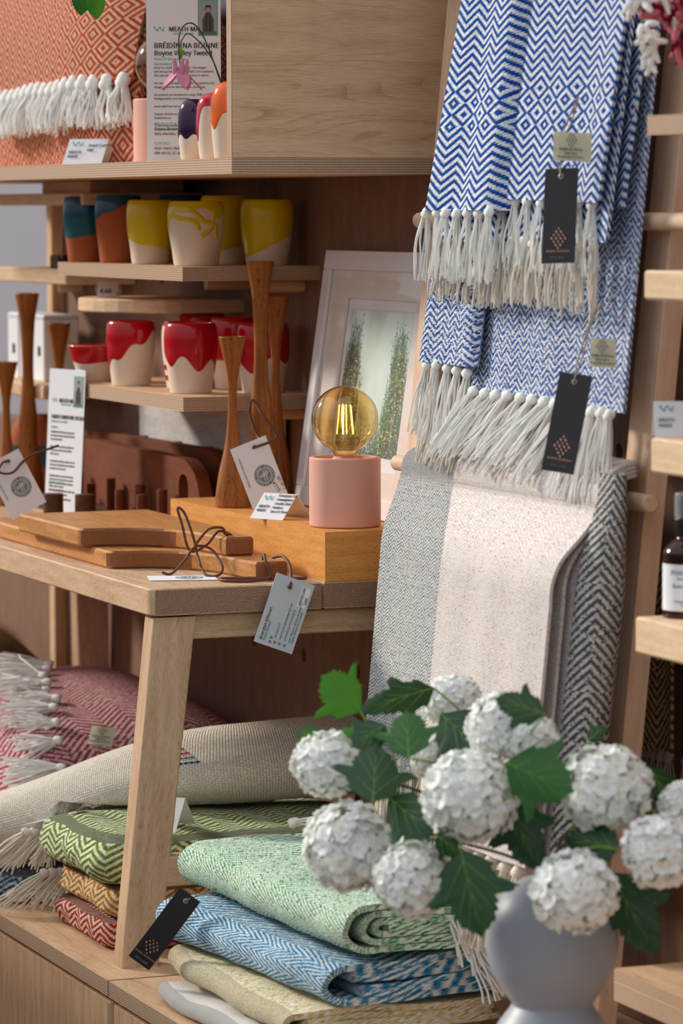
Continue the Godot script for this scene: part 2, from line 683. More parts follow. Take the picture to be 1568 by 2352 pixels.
	weave("cloth_blush", {"cols": 120, "rows": 180, "zig": 12, "gap": 4, "on": 2, "cw": 0.0019, "rh": 0.0012, "bg": hue(250, 246, 243), "fg": hue(226, 209, 202), "vary": 0.04, "mix": 0.05, "relief": 0.12, "k": 4, "seed": 25,
		"flecks": [[hue(206, 150, 142), 0.012], [hue(180, 160, 166), 0.012], [hue(226, 70, 50), 0.002], [hue(232, 150, 60), 0.0014], [hue(40, 130, 180), 0.0012], [hue(90, 40, 110), 0.0012], [hue(110, 100, 40), 0.0008], [hue(220, 40, 40), 0.001]]})
	weave("cloth_orange", {"cols": 72, "rows": 96, "zig": 24, "gap": 6, "on": 3, "cw": 0.0026, "rh": 0.0014, "bg": hue(216, 176, 152), "fg": hue(180, 66, 30), "fg2": hue(150, 52, 24), "fg2_share": 0.15, "vary": 0.1, "turns": [12, 24, 36, 48, 60, 72, 84], "k": 5, "seed": 26})
	weave("cloth_rose", {"cols": 96, "rows": 64, "zig": 32, "gap": 6, "on": 3, "cw": 0.0024, "rh": 0.0024, "bg": hue(214, 184, 182), "fg": hue(150, 64, 80), "fg2": hue(170, 60, 60), "fg2_share": 0.1, "vary": 0.12, "mix": 0.03, "k": 5, "seed": 27})
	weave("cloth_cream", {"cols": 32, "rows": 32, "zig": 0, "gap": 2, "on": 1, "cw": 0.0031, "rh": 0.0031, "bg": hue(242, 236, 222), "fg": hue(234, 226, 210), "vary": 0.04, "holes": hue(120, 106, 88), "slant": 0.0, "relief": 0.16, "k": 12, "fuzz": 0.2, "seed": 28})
	weave("cloth_olive_chevron", {"cols": 60, "rows": 60, "zig": 20, "gap": 6, "on": 3, "cw": 0.0024, "rh": 0.0022, "bg": hue(216, 218, 200), "fg": hue(112, 134, 46), "fg2": hue(84, 106, 40), "fg2_share": 0.2, "vary": 0.1, "k": 6, "seed": 29})
	weave("cloth_mustard", {"cols": 60, "rows": 60, "zig": 20, "gap": 6, "on": 3, "cw": 0.0024, "rh": 0.0022, "bg": hue(214, 202, 184), "fg": hue(186, 128, 34), "fg2": hue(150, 90, 26), "fg2_share": 0.25, "vary": 0.1, "flecks": [[hue(200, 70, 30), 0.006]], "k": 6, "seed": 30})
	weave("cloth_brick", {"cols": 60, "rows": 60, "zig": 20, "gap": 6, "on": 3, "cw": 0.0024, "rh": 0.0022, "bg": hue(214, 190, 178), "fg": hue(164, 52, 34), "fg2": hue(130, 34, 24), "fg2_share": 0.25, "vary": 0.1, "k": 6, "seed": 31})
	weave("cloth_mint", {"cols": 72, "rows": 72, "zig": 72, "gap": 4, "on": 1, "cw": 0.0026, "rh": 0.0026, "bg": hue(212, 228, 212), "fg": hue(54, 130, 78), "fg2": hue(110, 170, 120), "fg2_share": 0.3, "vary": 0.1, "mix": 0.07, "k": 6, "seed": 32})
	weave("cloth_sky", {"cols": 72, "rows": 72, "zig": 36, "gap": 6, "on": 3, "cw": 0.0022, "rh": 0.0026, "bg": hue(222, 230, 234), "fg": hue(62, 140, 182), "fg2": hue(36, 104, 160), "fg2_share": 0.25, "vary": 0.1, "mix": 0.06, "k": 6, "seed": 33})
	weave("cloth_straw", {"cols": 72, "rows": 72, "zig": 36, "gap": 4, "on": 2, "cw": 0.002, "rh": 0.002, "bg": hue(242, 236, 218), "fg": hue(226, 204, 146), "fg2": hue(180, 148, 72), "fg2_share": 0.12, "vary": 0.1, "mix": 0.1, "k": 6, "seed": 34})
	weave("cloth_white", {"cols": 48, "rows": 48, "zig": 0, "gap": 2, "on": 1, "cw": 0.0014, "rh": 0.0014, "bg": hue(244, 242, 237), "fg": hue(240, 238, 232), "vary": 0.03, "fuzz": 1.2, "k": 6, "seed": 35})
	weave("cloth_brown", {"cols": 64, "rows": 64, "zig": 32, "gap": 6, "on": 3, "cw": 0.0022, "rh": 0.0018, "bg": hue(176, 150, 126), "fg": hue(84, 64, 50), "vary": 0.12, "mix": 0.06, "k": 5, "seed": 36})
	weave("cloth_black", {"cols": 64, "rows": 64, "zig": 32, "gap": 6, "on": 3, "cw": 0.0022, "rh": 0.0018, "bg": hue(88, 84, 82), "fg": hue(36, 34, 36), "vary": 0.12, "mix": 0.06, "k": 5, "seed": 37})
	weave("cloth_moss", {"cols": 64, "rows": 64, "zig": 32, "gap": 4, "on": 2, "cw": 0.002, "rh": 0.002, "bg": hue(120, 92, 52), "fg": hue(92, 72, 40), "vary": 0.12, "mix": 0.2, "k": 5, "seed": 38})
	weave("cloth_navy", {"cols": 48, "rows": 48, "zig": 24, "gap": 6, "on": 3, "cw": 0.0022, "rh": 0.002, "bg": hue(190, 198, 206), "fg": hue(48, 74, 104), "vary": 0.12, "mix": 0.1, "k": 5, "seed": 39})
	# the painting in the frame: tall meadow flowers to both sides of a pale green sky
	M.painting = painting()
	timber("wash", hue(214, 206, 198), hue(150, 152, 168), 41, 2.0, 0.9, 0.5, 0.0, 0.9, 0.5, 0.2, 256, 256)
	M.portrait = portrait(61, 0.5)
	M.portrait_b = portrait(62, 0.3)


func painting() -> StandardMaterial3D:
	var w := 360
	var h := 480
	var im := Image.create(w, h, false, Image.FORMAT_RGB8)
	im.fill(hue(204, 220, 208))
	var r := RandomNumberGenerator.new()
	r.seed = 77
	var nz := FastNoiseLite.new()
	nz.seed = 3
	nz.frequency = 0.012
	for y in h:
		for x in w:
			var k := nz.get_noise_2d(x, y) * 0.05
			var c := hue(212, 232, 220)
			im.set_pixel(x, y, Color(c.r + k, c.g + k * 0.6, c.b + k * 0.4))
	for s in 1000:
		# tall clumps stand to both sides, lower growth closes the ground between them
		var side := r.randf()
		var mid := 0.13 if side < 0.45 else 0.87
		var x0 := clampf(mid + r.randfn(0.0, 0.085), 0.0, 1.0)
		var reach := (0.98 - 3.2 * absf(x0 - mid)) * r.randf_range(0.35, 1.0)
		if side > 0.86:
			x0 = r.randf()
			reach = r.randf_range(0.04, 0.22) + 0.3 * pow(absf(x0 - 0.45) * 1.6, 2.0)
		var x := x0 * w
		var y := float(h)
		var bend := r.randf_range(-0.14, 0.14)
		var c: Color = [hue(44, 86, 38), hue(80, 126, 50), hue(28, 56, 34), hue(104, 140, 70), hue(26, 40, 36), hue(60, 110, 84)][r.randi() % 6]
		var top := h * (1.0 - reach)
		while y > top:
			im.fill_rect(Rect2i(int(x), int(y), 2 if y > top + 30.0 else 1, 2), c)
			x += bend + r.randf_range(-0.5, 0.5)
			y -= 1.6
			if r.randf() < 0.06:
				var way := 1 if r.randf() < 0.5 else -1
				for q in 8:
					im.fill_rect(Rect2i(int(x + q * way), int(y - q * 0.9), 2, 2), c)
	for s in 800:
		var side := r.randf()
		var mid := 0.13 if side < 0.48 else 0.87
		var x := mid + r.randfn(0.0, 0.08)
		var yy := 1.0 - r.randf() * (0.8 - 2.4 * absf(x - mid))
		if side > 0.9:
			x = r.randf()
			yy = 1.0 - r.randf() * 0.2
		var c: Color = [hue(236, 210, 60), hue(240, 226, 214), hue(226, 170, 160), hue(84, 90, 120), hue(244, 240, 232), hue(230, 190, 40)][r.randi() % 6]
		var q := r.randi_range(2, 4)
		im.fill_rect(Rect2i(int(x * w), int(yy * h), q, q + 1), c)
	for s in 500:
		im.fill_rect(Rect2i(int(r.randf() * w), int((1.0 - 0.16 * r.randf() * r.randf() - 0.005) * h), r.randi_range(3, 8), r.randi_range(4, 9)), [hue(30, 44, 30), hue(52, 76, 44), hue(90, 110, 60)][r.randi() % 3])
	var m := plain("painting_print", Color.WHITE, 0.6)
	m.albedo_texture = ImageTexture.create_from_image(im)
	return m


# a small grey photograph as printed on a leaflet: a figure standing before a pale ground
func portrait(seed_: int, tone: float) -> StandardMaterial3D:
	var im := Image.create(40, 72, false, Image.FORMAT_RGB8)
	var r := RandomNumberGenerator.new()
	r.seed = seed_
	for y in 72:
		for x in 40:
			var k := 0.62 + r.randf_range(-0.03, 0.03)
			var dx := absf(x - 20.0)
			if y > 8 and y < 24 and dx < 7.0 - absf(y - 15.0) * 0.3:
				k = 0.18 if y < 14 or dx > 4.0 else 0.6
			elif y >= 24 and dx < minf(5.0 + (y - 24) * 0.5, 13.0):
				k = tone * 0.5 + 0.2 * sin(x * 0.7) * 0.4
			if y > 64:
				k = 0.4
			im.set_pixel(x, y, Color(k, k, k * 1.02))
	var m := plain("portrait_%d" % seed_, Color.WHITE, 0.7)
	m.albedo_texture = ImageTexture.create_from_image(im)
	return m


func _ready() -> void:
	rng.seed = 12
	# camera: a long lens, 4.6 m from the bench, a little above it
	var cam := Camera3D.new()
	cam.name = "camera"
	add_child(cam)
	cam.position = Vector3(0.0, 1.37, 0.0)
	cam.rotation_order = EULER_ORDER_YXZ
	cam.rotation_degrees = Vector3(-4.69, -21.8, -0.14)
	var lens := CameraAttributesPhysical.new()
	lens.frustum_focal_length = 86.735
	lens.frustum_focus_distance = 4.62
	lens.exposure_aperture = 4.6
	cam.attributes = lens
	cam.fov = 15.755
	cam.current = true
	# daylight under a glass roof: pale sky all round, a low soft sun from beyond the far end of the stall
	var sky_mat := ProceduralSkyMaterial.new()
	sky_mat.sky_top_color = hue(242, 247, 255)
	sky_mat.sky_horizon_color = hue(150, 153, 160)
	sky_mat.sky_curve = 0.25
	sky_mat.ground_bottom_color = hue(64, 58, 54)
	sky_mat.ground_horizon_color = hue(96, 92, 90)
	sky_mat.sun_angle_max = 0.0
	var sky := Sky.new()
	sky.sky_material = sky_mat
	var env := Environment.new()
	env.background_mode = Environment.BG_SKY
	env.sky = sky
	env.background_energy_multiplier = 1.15
	env.tonemap_mode = Environment.TONE_MAPPER_LINEAR
	env.tonemap_exposure = 0.9
	env.sdfgi_enabled = true
	env.ssao_enabled = true
	env.ssil_enabled = true
	var we := WorldEnvironment.new()
	we.environment = env
	add_child(we)
	var sun := DirectionalLight3D.new()
	sun.name = "sun"
	add_child(sun)
	sun.look_at_from_position(Vector3(-2.0, 3.0, -8.0), Vector3(-2.0, 3.0, -8.0) + Vector3(0.53, -0.42, 0.74), Vector3.UP)
	sun.light_color = hue(255, 246, 232)
	sun.light_energy = 1.15
	sun.light_angular_distance = 8.0
	sun.shadow_enabled = true
	materials()
	setting()
	cabinets()
	bench()
	wall_shelves()
	cubby()
	ladder()
	throws_on_ladder()
	throws_under_bench()
	throw_stack()
	flat_tag()
	on_bench()
	mugs()
	far_end()
	right_side()
	flowers()


func setting() -> void:
	var g := Geo.new()
	g.box(Vector3(-1.0, -0.02, -4.0), Vector3(16.0, 0.04, 22.0), 0.001, 0)
	structure("floor", g, M.concrete_floor, "grey concrete floor of the hall below the display")
	# the pegboard: one square of plywood round every hole, with the hole's inside
	g = Geo.new()
	var dz := 0.2035
	var dy := 0.176
	var r := 0.0095
	for a in range(-6, 13):
		for b in range(-4, 7):
			var c := Vector3(1.9, 0.734 + dy * b, -4.694 + dz * a)
			var sq := PackedVector3Array()
			var uv := PackedVector2Array()
			for ring in 4:
				for k in 25:
					var an := TAU * k / 24.0
					var d := Vector2(cos(an), sin(an))
					var s := 1.0 / maxf(absf(d.x) / (dz * 0.5), absf(d.y) / (dy * 0.5))
					var rr: float = [s, r + 0.001, r, r][ring]
					var p := c + Vector3([0.0, 0.0, 0.001, 0.018][ring], d.y * rr, d.x * rr)
					sq.append(p)
					uv.append(Vector2(p.y, p.z))
			g.grid(sq, 25, 4, uv, true, false)
			# the corners that a ring of 24 points cuts off
			for s in [[1, 1], [1, -1], [-1, 1], [-1, -1]]:
				var corner := c + Vector3(0, s[1] * dy * 0.5, s[0] * dz * 0.5)
				var near := []
				for k in 25:
					var an := TAU * k / 24.0
					var d := Vector2(cos(an), sin(an))
					if d.x * s[0] > 0.1 and d.y * s[1] > 0.1:
						var q := 1.0 / maxf(absf(d.x) / (dz * 0.5), absf(d.y) / (dy * 0.5))
						near.append(c + Vector3(0, d.y * q, d.x * q))
				var before := []
				for p in near:
					before.append([p.distance_to(corner), p])
				before.sort_custom(func(m, n): return m[0] < n[0])
				var tri := [corner, before[0][1], before[1][1]]
				if absf(before[0][1].y - before[1][1].y) > 1e-5 and absf(before[0][1].z - before[1][1].z) > 1e-5:
					g.face(tri, [Vector2(tri[0].y, tri[0].z), Vector2(tri[1].y, tri[1].z), Vector2(tri[2].y, tri[2].z)], Vector3(-1, 0, 0))
	var back := Geo.new()
	back.box(Vector3(1.945, 1.05, -4.1), Vector3(0.03, 2.1, 3.8), 0.001, 1)
	structure("wall_back", [g, back], [M.birch_wall, M.birch_wall], "brown plywood pegboard wall with drilled holes behind the shelves")
	g = Geo.new()
	g.box(Vector3(2.24, 1.3, -8.0), Vector3(0.08, 2.6, 4.0), 0.001, 1)
	structure("wall_far", g, M.plaster, "pale plastered wall beyond the end of the pegboard")
	g = Geo.new()
	g.box(Vector3(2.03, 1.3, -6.034), Vector3(0.3, 2.6, 0.03), 0.001, 1)
	structure("trim_1", g, M.birch, "upright plywood end panel of the pegboard wall")
	g = Geo.new()
	g.box(Vector3(1.92, 0.5, -6.65), Vector3(0.03, 1.0, 1.18), 0.001, 1)
	structure("wall_side", g, M.birch_wall, "low plywood panel beyond the end of the pegboard")
	# added low partition, outside the view, which keeps the low sun off the cabinets
	g = Geo.new()
	g.box(Vector3(0.68, 0.5, -6.7), Vector3(0.05, 1.0, 5.0), 0.002, 2)
	structure("wall_shade_added", g, M.birch, "added unseen low plywood partition shading the cabinets")
	# the curved steel ribs of the glass roof, which the globe bulb mirrors
	for k in 6:
		g = Geo.new()
		var path := PackedVector3Array()
		for s in 25:
			var an := PI * s / 24.0
			path.append(Vector3(-1.5 - 7.5 * cos(an), 0.2 + 5.6 * sin(an), -10.0 + 3.2 * k))
		g.tube(path, PackedFloat32Array([0.06]), 6)
		var o := structure("roof_rib", g, M.steel, "curved steel rib of the glass roof")
		o.set_meta("group", "steel roof ribs")


# a plywood board: faces in veneer, the edges that show in stripes; lies flat (thin in y)
func ply_board(c: Vector3, s: Vector3) -> Array:
	var f := Geo.new()
	f.box(c, s, 0.0, 2, 4 | 8)
	var e := Geo.new()
	var h := s * 0.5
	for sg in [-1.0, 1.0]:
		e.face([c + Vector3(sg * h.x, -h.y, -h.z), c + Vector3(sg * h.x, -h.y, h.z), c + Vector3(sg * h.x, h.y, h.z), c + Vector3(sg * h.x, h.y, -h.z)],
			[Vector2(c.z - h.z, 0), Vector2(c.z + h.z, 0), Vector2(c.z + h.z, s.y), Vector2(c.z - h.z, s.y)], Vector3(sg, 0, 0))
		e.face([c + Vector3(-h.x, -h.y, sg * h.z), c + Vector3(h.x, -h.y, sg * h.z), c + Vector3(h.x, h.y, sg * h.z), c + Vector3(-h.x, h.y, sg * h.z)],
			[Vector2(c.x - h.x + 0.3, 0), Vector2(c.x + h.x + 0.3, 0), Vector2(c.x + h.x + 0.3, s.y), Vector2(c.x - h.x + 0.3, s.y)], Vector3(0, 0, sg))
	return [f, e]


func cabinets() -> void:
	var spans := [[-7.2, -4.274, 0.425], [-4.268, -2.5, 0.425]]
	for k in 2:
		var z0: float = spans[k][0]
		var z1: float = spans[k][1]
		var lab: String = ["low birch plywood cabinet under the cream roll and cushions", "low birch plywood cabinet under the stack of folded throws and the vase"][k]
		var t := thing("plywood_cabinet", lab, "cabinet", Vector3(1.648, 0.0, (z0 + z1) * 0.5))
		var zm := (z1 - z0)
		add("top", ply_board(Vector3(0.0, 0.415, 0.0), Vector3(0.5, 0.02, zm)), [M.birch, M.birch_edge], t)
		var g := Geo.new()
		g.box(Vector3(0.012, 0.2, 0.0), Vector3(0.46, 0.4, zm - 0.012), 0.001, 1)
		add("body", g, M.birch, t)
		var doors := 3 if k == 0 else 2
		for q in doors:
			var w := zm / doors
			g = Geo.new()
			g.box(Vector3(-0.236, 0.2, -zm * 0.5 + w * (q + 0.5)), Vector3(0.018, 0.392, w - 0.007), 0.0008, 1)
			var d := add("door", g, M.birch, t)
			var e := Geo.new()
			var z_end := -zm * 0.5 + w * (q + 1) - 0.0035
			e.face([Vector3(-0.2452, 0.006, z_end - 0.012), Vector3(-0.2452, 0.394, z_end - 0.012), Vector3(-0.2452, 0.394, z_end), Vector3(-0.2452, 0.006, z_end)], [Vector2(0, 0.004), Vector2(0.388, 0.004), Vector2(0.388, 0.016), Vector2(0, 0.016)], Vector3(-1, 0, 0))
			if q == doors - 1:
				add("edge_band", e, M.birch_edge, d)


func bench() -> void:
	var t := thing("oak_bench", "pale oak bench with splayed legs holding boards and lamp", "bench", Vector3(1.474, 0.425, -4.324))
	# two planks side by side, the outer one with a rounded corner
	for k in 2:
		var x0: float = [0.0, 0.2315][k]
		var x1: float = [0.2285, 0.412][k]
		var poly := PackedVector2Array()
		var r := 0.014
		if k == 0:
			for s in 7:
				var an := PI + PI * 0.5 * s / 6.0
				poly.append(Vector2(x0 + r + r * cos(an), r + r * sin(an)))
		else:
			poly.append(Vector2(x0, 0.0))
		poly.append_array(PackedVector2Array([Vector2(x1, 0.0), Vector2(x1, 1.63), Vector2(x0, 1.63)]))
		# outline in x and -z, thickened downwards
		var g := Geo.new()
		var b := Basis(Vector3(1, 0, 0), Vector3(0, 0, -1), Vector3(0, 1, 0))
		g.prism(poly, 0.034, 0.0018, Transform3D(b, Vector3(0, 0.441, 0)))
		var face_g := Geo.new()
		var end_g := Geo.new()
		split_end(g, face_g, end_g, Vector3(0, 0, 1), 0.9)
		for q in face_g.t.size():
			var p := face_g.v[q]
			face_g.t[q] = Vector2(p.z, p.x + p.y)
		for q in end_g.t.size():
			var p := end_g.v[q]
			end_g.t[q] = Vector2(p.x + 0.13 * k, p.y - 0.44)
		add("plank", [face_g, end_g], [M.oak, M.oak_end], t)
	# four legs that lean outwards
	for s in [[0.0, 0.006, -0.041, 0.0, 0.438], [0.352, 0.352, 0.372, 0.0, 0.438], [0.0, 0.006, -0.041, -1.41, 0.438], [0.352, 0.352, 0.372, -1.41, 0.438]]:
		var g := Geo.new()
		var top := Vector3(s[1] + 0.03, s[4], s[3] - 0.028)
		var foot := Vector3(s[2] + 0.027, 0.0, s[3] - 0.024 + (0.0 if s[3] == 0.0 else -0.03))
		skew_box(g, top, foot, Vector2(0.056, 0.038), Vector2(0.05, 0.036), 0.004)
		add("leg", g, M.oak, t)
	for z in [-0.028, -1.43]:
		var g := Geo.new()
		g.box(Vector3(0.21, 0.4235, z), Vector3(0.31, 0.03, 0.024), 0.002, 0)
		add("apron", g, M.oak, t)
		if z > -1.0:
			g = Geo.new()
			g.box(Vector3(0.2, 0.118, z + 0.006), Vector3(0.36, 0.038, 0.03), 0.002, 0)
			add("stretcher", g, M.oak, t)


func split_end(g: Geo, face_g: Geo, end_g: Geo, out: Vector3, lim: float) -> void:
	for k in range(0, g.ix.size(), 3):
		var to := end_g if g.n[g.ix[k]].dot(out) > lim else face_g
		for q in 3:
			var i := g.ix[k + q]
			to.ix.append(to.v.size())
			to.v.append(g.v[i])
			to.n.append(g.n[i])
			to.t.append(g.t[i])


# a straight bar between two centres, with its own width and depth at each end and rounded long edges
func skew_box(g: Geo, a: Vector3, b: Vector3, sa: Vector2, sb: Vector2, r: float) -> void:
	var p := PackedVector3Array()
	var uv := PackedVector2Array()
	var w := 0
	for e in 4:
		var c := a if e < 2 else b
		var s := (sa if e < 2 else sb) * (0.02 if e == 0 or e == 3 else 1.0)
		w = 0
		for q in 4:
			for k in 4:
				var an := PI * 0.5 * (q + k / 3.0)
				var cx: float = [1, -1, -1, 1][q] * (s.x * 0.5 - minf(r, s.x * 0.4)) + cos(an) * minf(r, s.x * 0.4)
				var cz: float = [1, 1, -1, -1][q] * (s.y * 0.5 - minf(r, s.y * 0.4)) + sin(an) * minf(r, s.y * 0.4)
				p.append(c + Vector3(cx, 0, cz))
				uv.append(Vector2(c.y, cx + cz))
				w += 1
		p.append(p[p.size() - w])
		uv.append(uv[uv.size() - w])
		w += 1
	g.grid(p.slice(0, 2 * w), w, 2, uv.slice(0, 2 * w))
	g.grid(p.slice(w, 3 * w), w, 2, uv.slice(w, 3 * w), true)
	g.grid(p.slice(2 * w, 4 * w), w, 2, uv.slice(2 * w, 4 * w))


# a round wooden peg lying along x, from the wall out to x0
func peg(called: String, x0: float, at: Vector3, r: float, parent: Node) -> void:
	var g := Geo.new()
	g.tube(PackedVector3Array([Vector3(x0, 0, 0) + at, Vector3(x0 + 0.001, 0, 0) + at, at + Vector3(-0.0005, 0, 0)]), PackedFloat32Array([r * 0.9, r, r]), 20)
	add(called, g, M.pine, parent)


func wall_shelves() -> void:
	# the two plywood shelves that carry the mugs, each on pegs set in the wall
	for k in 2:
		var y: float = [1.29, 1.11][k]
		var lab: String = ["plywood shelf on wooden pegs carrying yellow and blue mugs", "plywood shelf on wooden pegs carrying red and white mugs"][k]
		var t := thing("wall_shelf", lab, "shelf", Vector3(1.798, y - 0.0195, -5.04))
		var z0: float = [-5.4, -5.42][k]
		add("board", ply_board(Vector3(0.0, 0.00975, (z0 - 4.828) * 0.5 + 5.04), Vector3(0.204, 0.0195, -4.828 - z0)), [M.birch, M.birch_edge], t)
		for q in 2:
			peg("peg", -0.09, Vector3(0.1195, -0.0095, 5.04 - 4.8975 - 0.2035 * q), 0.0093, t)
	# the half-round board between them
	var t := thing("round_shelf", "half-round wooden shelf between the two mug shelves", "shelf", Vector3(1.8, 1.2155, -5.4))
	var poly := PackedVector2Array()
	for s in 15:
		var an := PI * 0.5 + PI * s / 14.0
		poly.append(Vector2(0.0 + 0.1 * cos(an), 0.145 * sin(an)))
	poly.append(Vector2(0.1, -0.145))
	poly.append(Vector2(0.1, 0.145))
	var g := Geo.new()
	g.prism(poly, 0.02, 0.002, Transform3D(Basis(Vector3(1, 0, 0), Vector3(0, 0, -1), Vector3(0, 1, 0)), Vector3(0, 0.0015, 0.12)))
	add("board", g, M.pine, t)
	peg("peg", -0.06, Vector3(0.1175, -0.0125, 0.14), 0.0093, t)
	tent_card(frame(Vector3(1.735, 1.2378, -5.33), Vector3(0.9, 0, 0.42), Vector3.UP), 0.03, 0.024, "small white tent card on the half-round shelf", [["€48", 0.008, 0.004, 0.017, "ink"]], false)


func cubby() -> void:
	var t := thing("plywood_cubby", "open plywood wall box holding the orange cushion and leaflets", "cubby", Vector3(1.592, 1.4135, -4.349))
	add("floor_board", ply_board(Vector3(0.154, 0.0098, -0.9), Vector3(0.305, 0.0196, 1.8)), [M.birch, M.birch_edge], t)
	var g := Geo.new()
	g.box(Vector3(0.154, 0.28, -0.0095), Vector3(0.303, 0.52, 0.019), 0.0004, 0)
	var e := Geo.new()
	e.face([Vector3(0.0003, 0.02, -0.0185), Vector3(0.0003, 0.54, -0.0185), Vector3(0.0003, 0.54, -0.0005), Vector3(0.0003, 0.02, -0.0005)], [Vector2(0, 0.001), Vector2(0.52, 0.001), Vector2(0.52, 0.019), Vector2(0, 0.019)], Vector3(-1, 0, 0))
	for q in e.v.size():
		e.v[q].x += 0.0016
	var side := add("side_panel", g, M.birch, t)
	add("edge_band", e, M.birch_edge, side)
	g = Geo.new()
	g.box(Vector3(0.154, 0.55, -0.9), Vector3(0.305, 0.0196, 1.8), 0.0004, 2)
	add("top_board", g, M.birch, t)
	g = Geo.new()
	g.box(Vector3(0.2995, 0.28, -0.9), Vector3(0.012, 0.52, 1.78), 0.0004, 2)
	add("back_panel", g, M.slate_board, t)
	# battens under the floor board, towards the far end
	var b := thing("shelf_batten", "short pale batten fixed beneath the far end of the wall box", "batten", Vector3(1.8, 1.385, -5.55))
	g = Geo.new()
	g.box(Vector3.ZERO, Vector3(0.19, 0.018, 0.5), 0.001, 2)
	add("board", g, M.pine, b)
	g = Geo.new()
	g.box(Vector3(0.0, 0.0186, 0.1), Vector3(0.15, 0.0186, 0.24), 0.001, 2)
	add("packer", g, M.birch, b)


# adds a part that is modelled in the room's own axes
func put(called: String, g, mat, t: Node3D) -> MeshInstance3D:
	return add(called, g, mat, t, t.transform.affine_inverse())


func ladder_x(y: float) -> float:
	return 1.78 + 0.1 * (y - 1.053)


func ladder() -> void:
	var t := thing("wooden_ladder", "pale beech ladder leaning on the wall, hung with throws", "ladder", Vector3(1.75, 0.425, -3.93))
	for z in [-4.236, -3.6215]:
		var g := Geo.new()
		skew_box(g, Vector3(ladder_x(1.95) + 0.0245, 1.95, z), Vector3(ladder_x(0.425) + 0.0245, 0.425, z), Vector2(0.025, 0.057), Vector2(0.025, 0.057), 0.0015)
		put("rail", g, M.beech, t)
	for s in [[0.751, -4.27, -3.57], [1.053, -4.262, -3.555], [1.355, -4.262, -3.42], [1.657, -4.262, -3.555]]:
		var g := Geo.new()
		var x := ladder_x(s[0])
		g.tube(PackedVector3Array([Vector3(x, s[0], s[1]), Vector3(x, s[0], s[1] + 0.0012), Vector3(x, s[0], s[2] - 0.0012), Vector3(x, s[0], s[2])]), PackedFloat32Array([0.0086, 0.0098, 0.0098, 0.0086]), 20)
		put("rung", g, M.beech, t)


# one tassel: a knot and the loose yarns below it, hanging along `fall` (its length counts) and spread sideways along `side`
func tassel(called: String, knot: Vector3, fall: Vector3, side: Vector3, count: int, r: float, mat: Material, t: Node3D, splay := 0.5) -> void:
	var g := Geo.new()
	var dn := fall.normalized()
	var sd := (side - dn * side.dot(dn)).normalized()
	var fw := dn.cross(sd)
	var kr := r * 6.2
	# the knot: a lump wound twice round
	var p := PackedVector3Array()
	var uv := PackedVector2Array()
	for j in 9:
		var b := PI * j / 8.0
		for i in 13:
			var a := TAU * i / 12.0
			var rr := kr * (0.82 + 0.3 * absf(sin(b * 1.5 + a * 0.5 + 0.4)))
			p.append(knot + sd * (cos(a) * sin(b) * rr * 1.2) + fw * (sin(a) * sin(b) * rr * 0.85) - dn * (cos(b) * rr * 0.95))
			uv.append(Vector2(a, b))
	g.grid(p, 13, 9, uv, true)
	for k in count:
		var a := rng.randf() * TAU
		var q := sqrt(rng.randf())
		var off := sd * cos(a) * q + fw * sin(a) * q
		var length := fall.length() * rng.randf_range(0.84, 1.04)
		var drift := sd * rng.randf_range(-1.0, 1.0) * splay * 0.16 * length + fw * rng.randf_range(-0.3, 0.3) * splay * 0.12 * length
		var path := PackedVector3Array()
		for s in 6:
			var f := s / 5.0
			path.append(knot + dn * (kr * 0.4 + length * f) + off * kr * (0.55 + 0.55 * minf(1.0, f * 3.0) + splay * 0.5 * f) + drift * f * f + (sd * sin(f * 6.0 + a) + fw * cos(f * 5.0 + 2.0 * a)) * r * 1.5 * minf(1.0, 3.0 * f))
		g.tube(path, PackedFloat32Array([r * rng.randf_range(0.9, 1.1)]), 5)
	put(called, g, mat, t)


func fringe(t: Node3D, a: Vector3, b: Vector3, count: int, fall: Vector3, fall_b: Vector3, yarns: int, r: float, mat: Material, splay := 0.5) -> void:
	for k in count:
		var f := (k + 0.5) / count
		var at := a.lerp(b, f) + Vector3(rng.randf_range(-0.0015, 0.0015), rng.randf_range(-0.002, 0.002), 0.0)
		var way := fall.lerp(fall_b, f) * rng.randf_range(0.93, 1.05)
		way += (b - a).normalized() * rng.randf_range(-0.07, 0.07) * way.length()
		tassel("tassel", at, way, b - a, yarns, r, mat, t, splay)


# a cloth that hangs down the ladder's front: z limits at the top and at the hem, held off the rungs by `off`
func hung(g: Geo, y_top: float, y_hem: float, zl: Vector2, zr: Vector2, off: Vector2, waves: Array, thick := 0.004, curl_l := 0.0, curl_r := 0.0, hem_drop := 0.0) -> void:
	var f := func(u: float, v: float) -> Vector3:
		var y := lerpf(y_top, y_hem + hem_drop * u, v)
		var z := lerpf(lerpf(zl.x, zl.y, v), lerpf(zr.x, zr.y, v), u)
		var x := ladder_x(y) + lerpf(off.x, off.y, v)
		for w in waves:
			x += w[0] * sin(u * w[1] + w[2] + v * w[3]) * (0.4 + 0.6 * v)
		if curl_l and u < 0.14:
			x += curl_l * pow(1.0 - u / 0.14, 2.0)
		if curl_r and u > 0.86:
			x += curl_r * pow((u - 0.86) / 0.14, 2.0)
		return Vector3(x, y, z)
	g.sheet(f, 40, 40, thick, absf(zr.x - zl.x), y_top - y_hem, true)


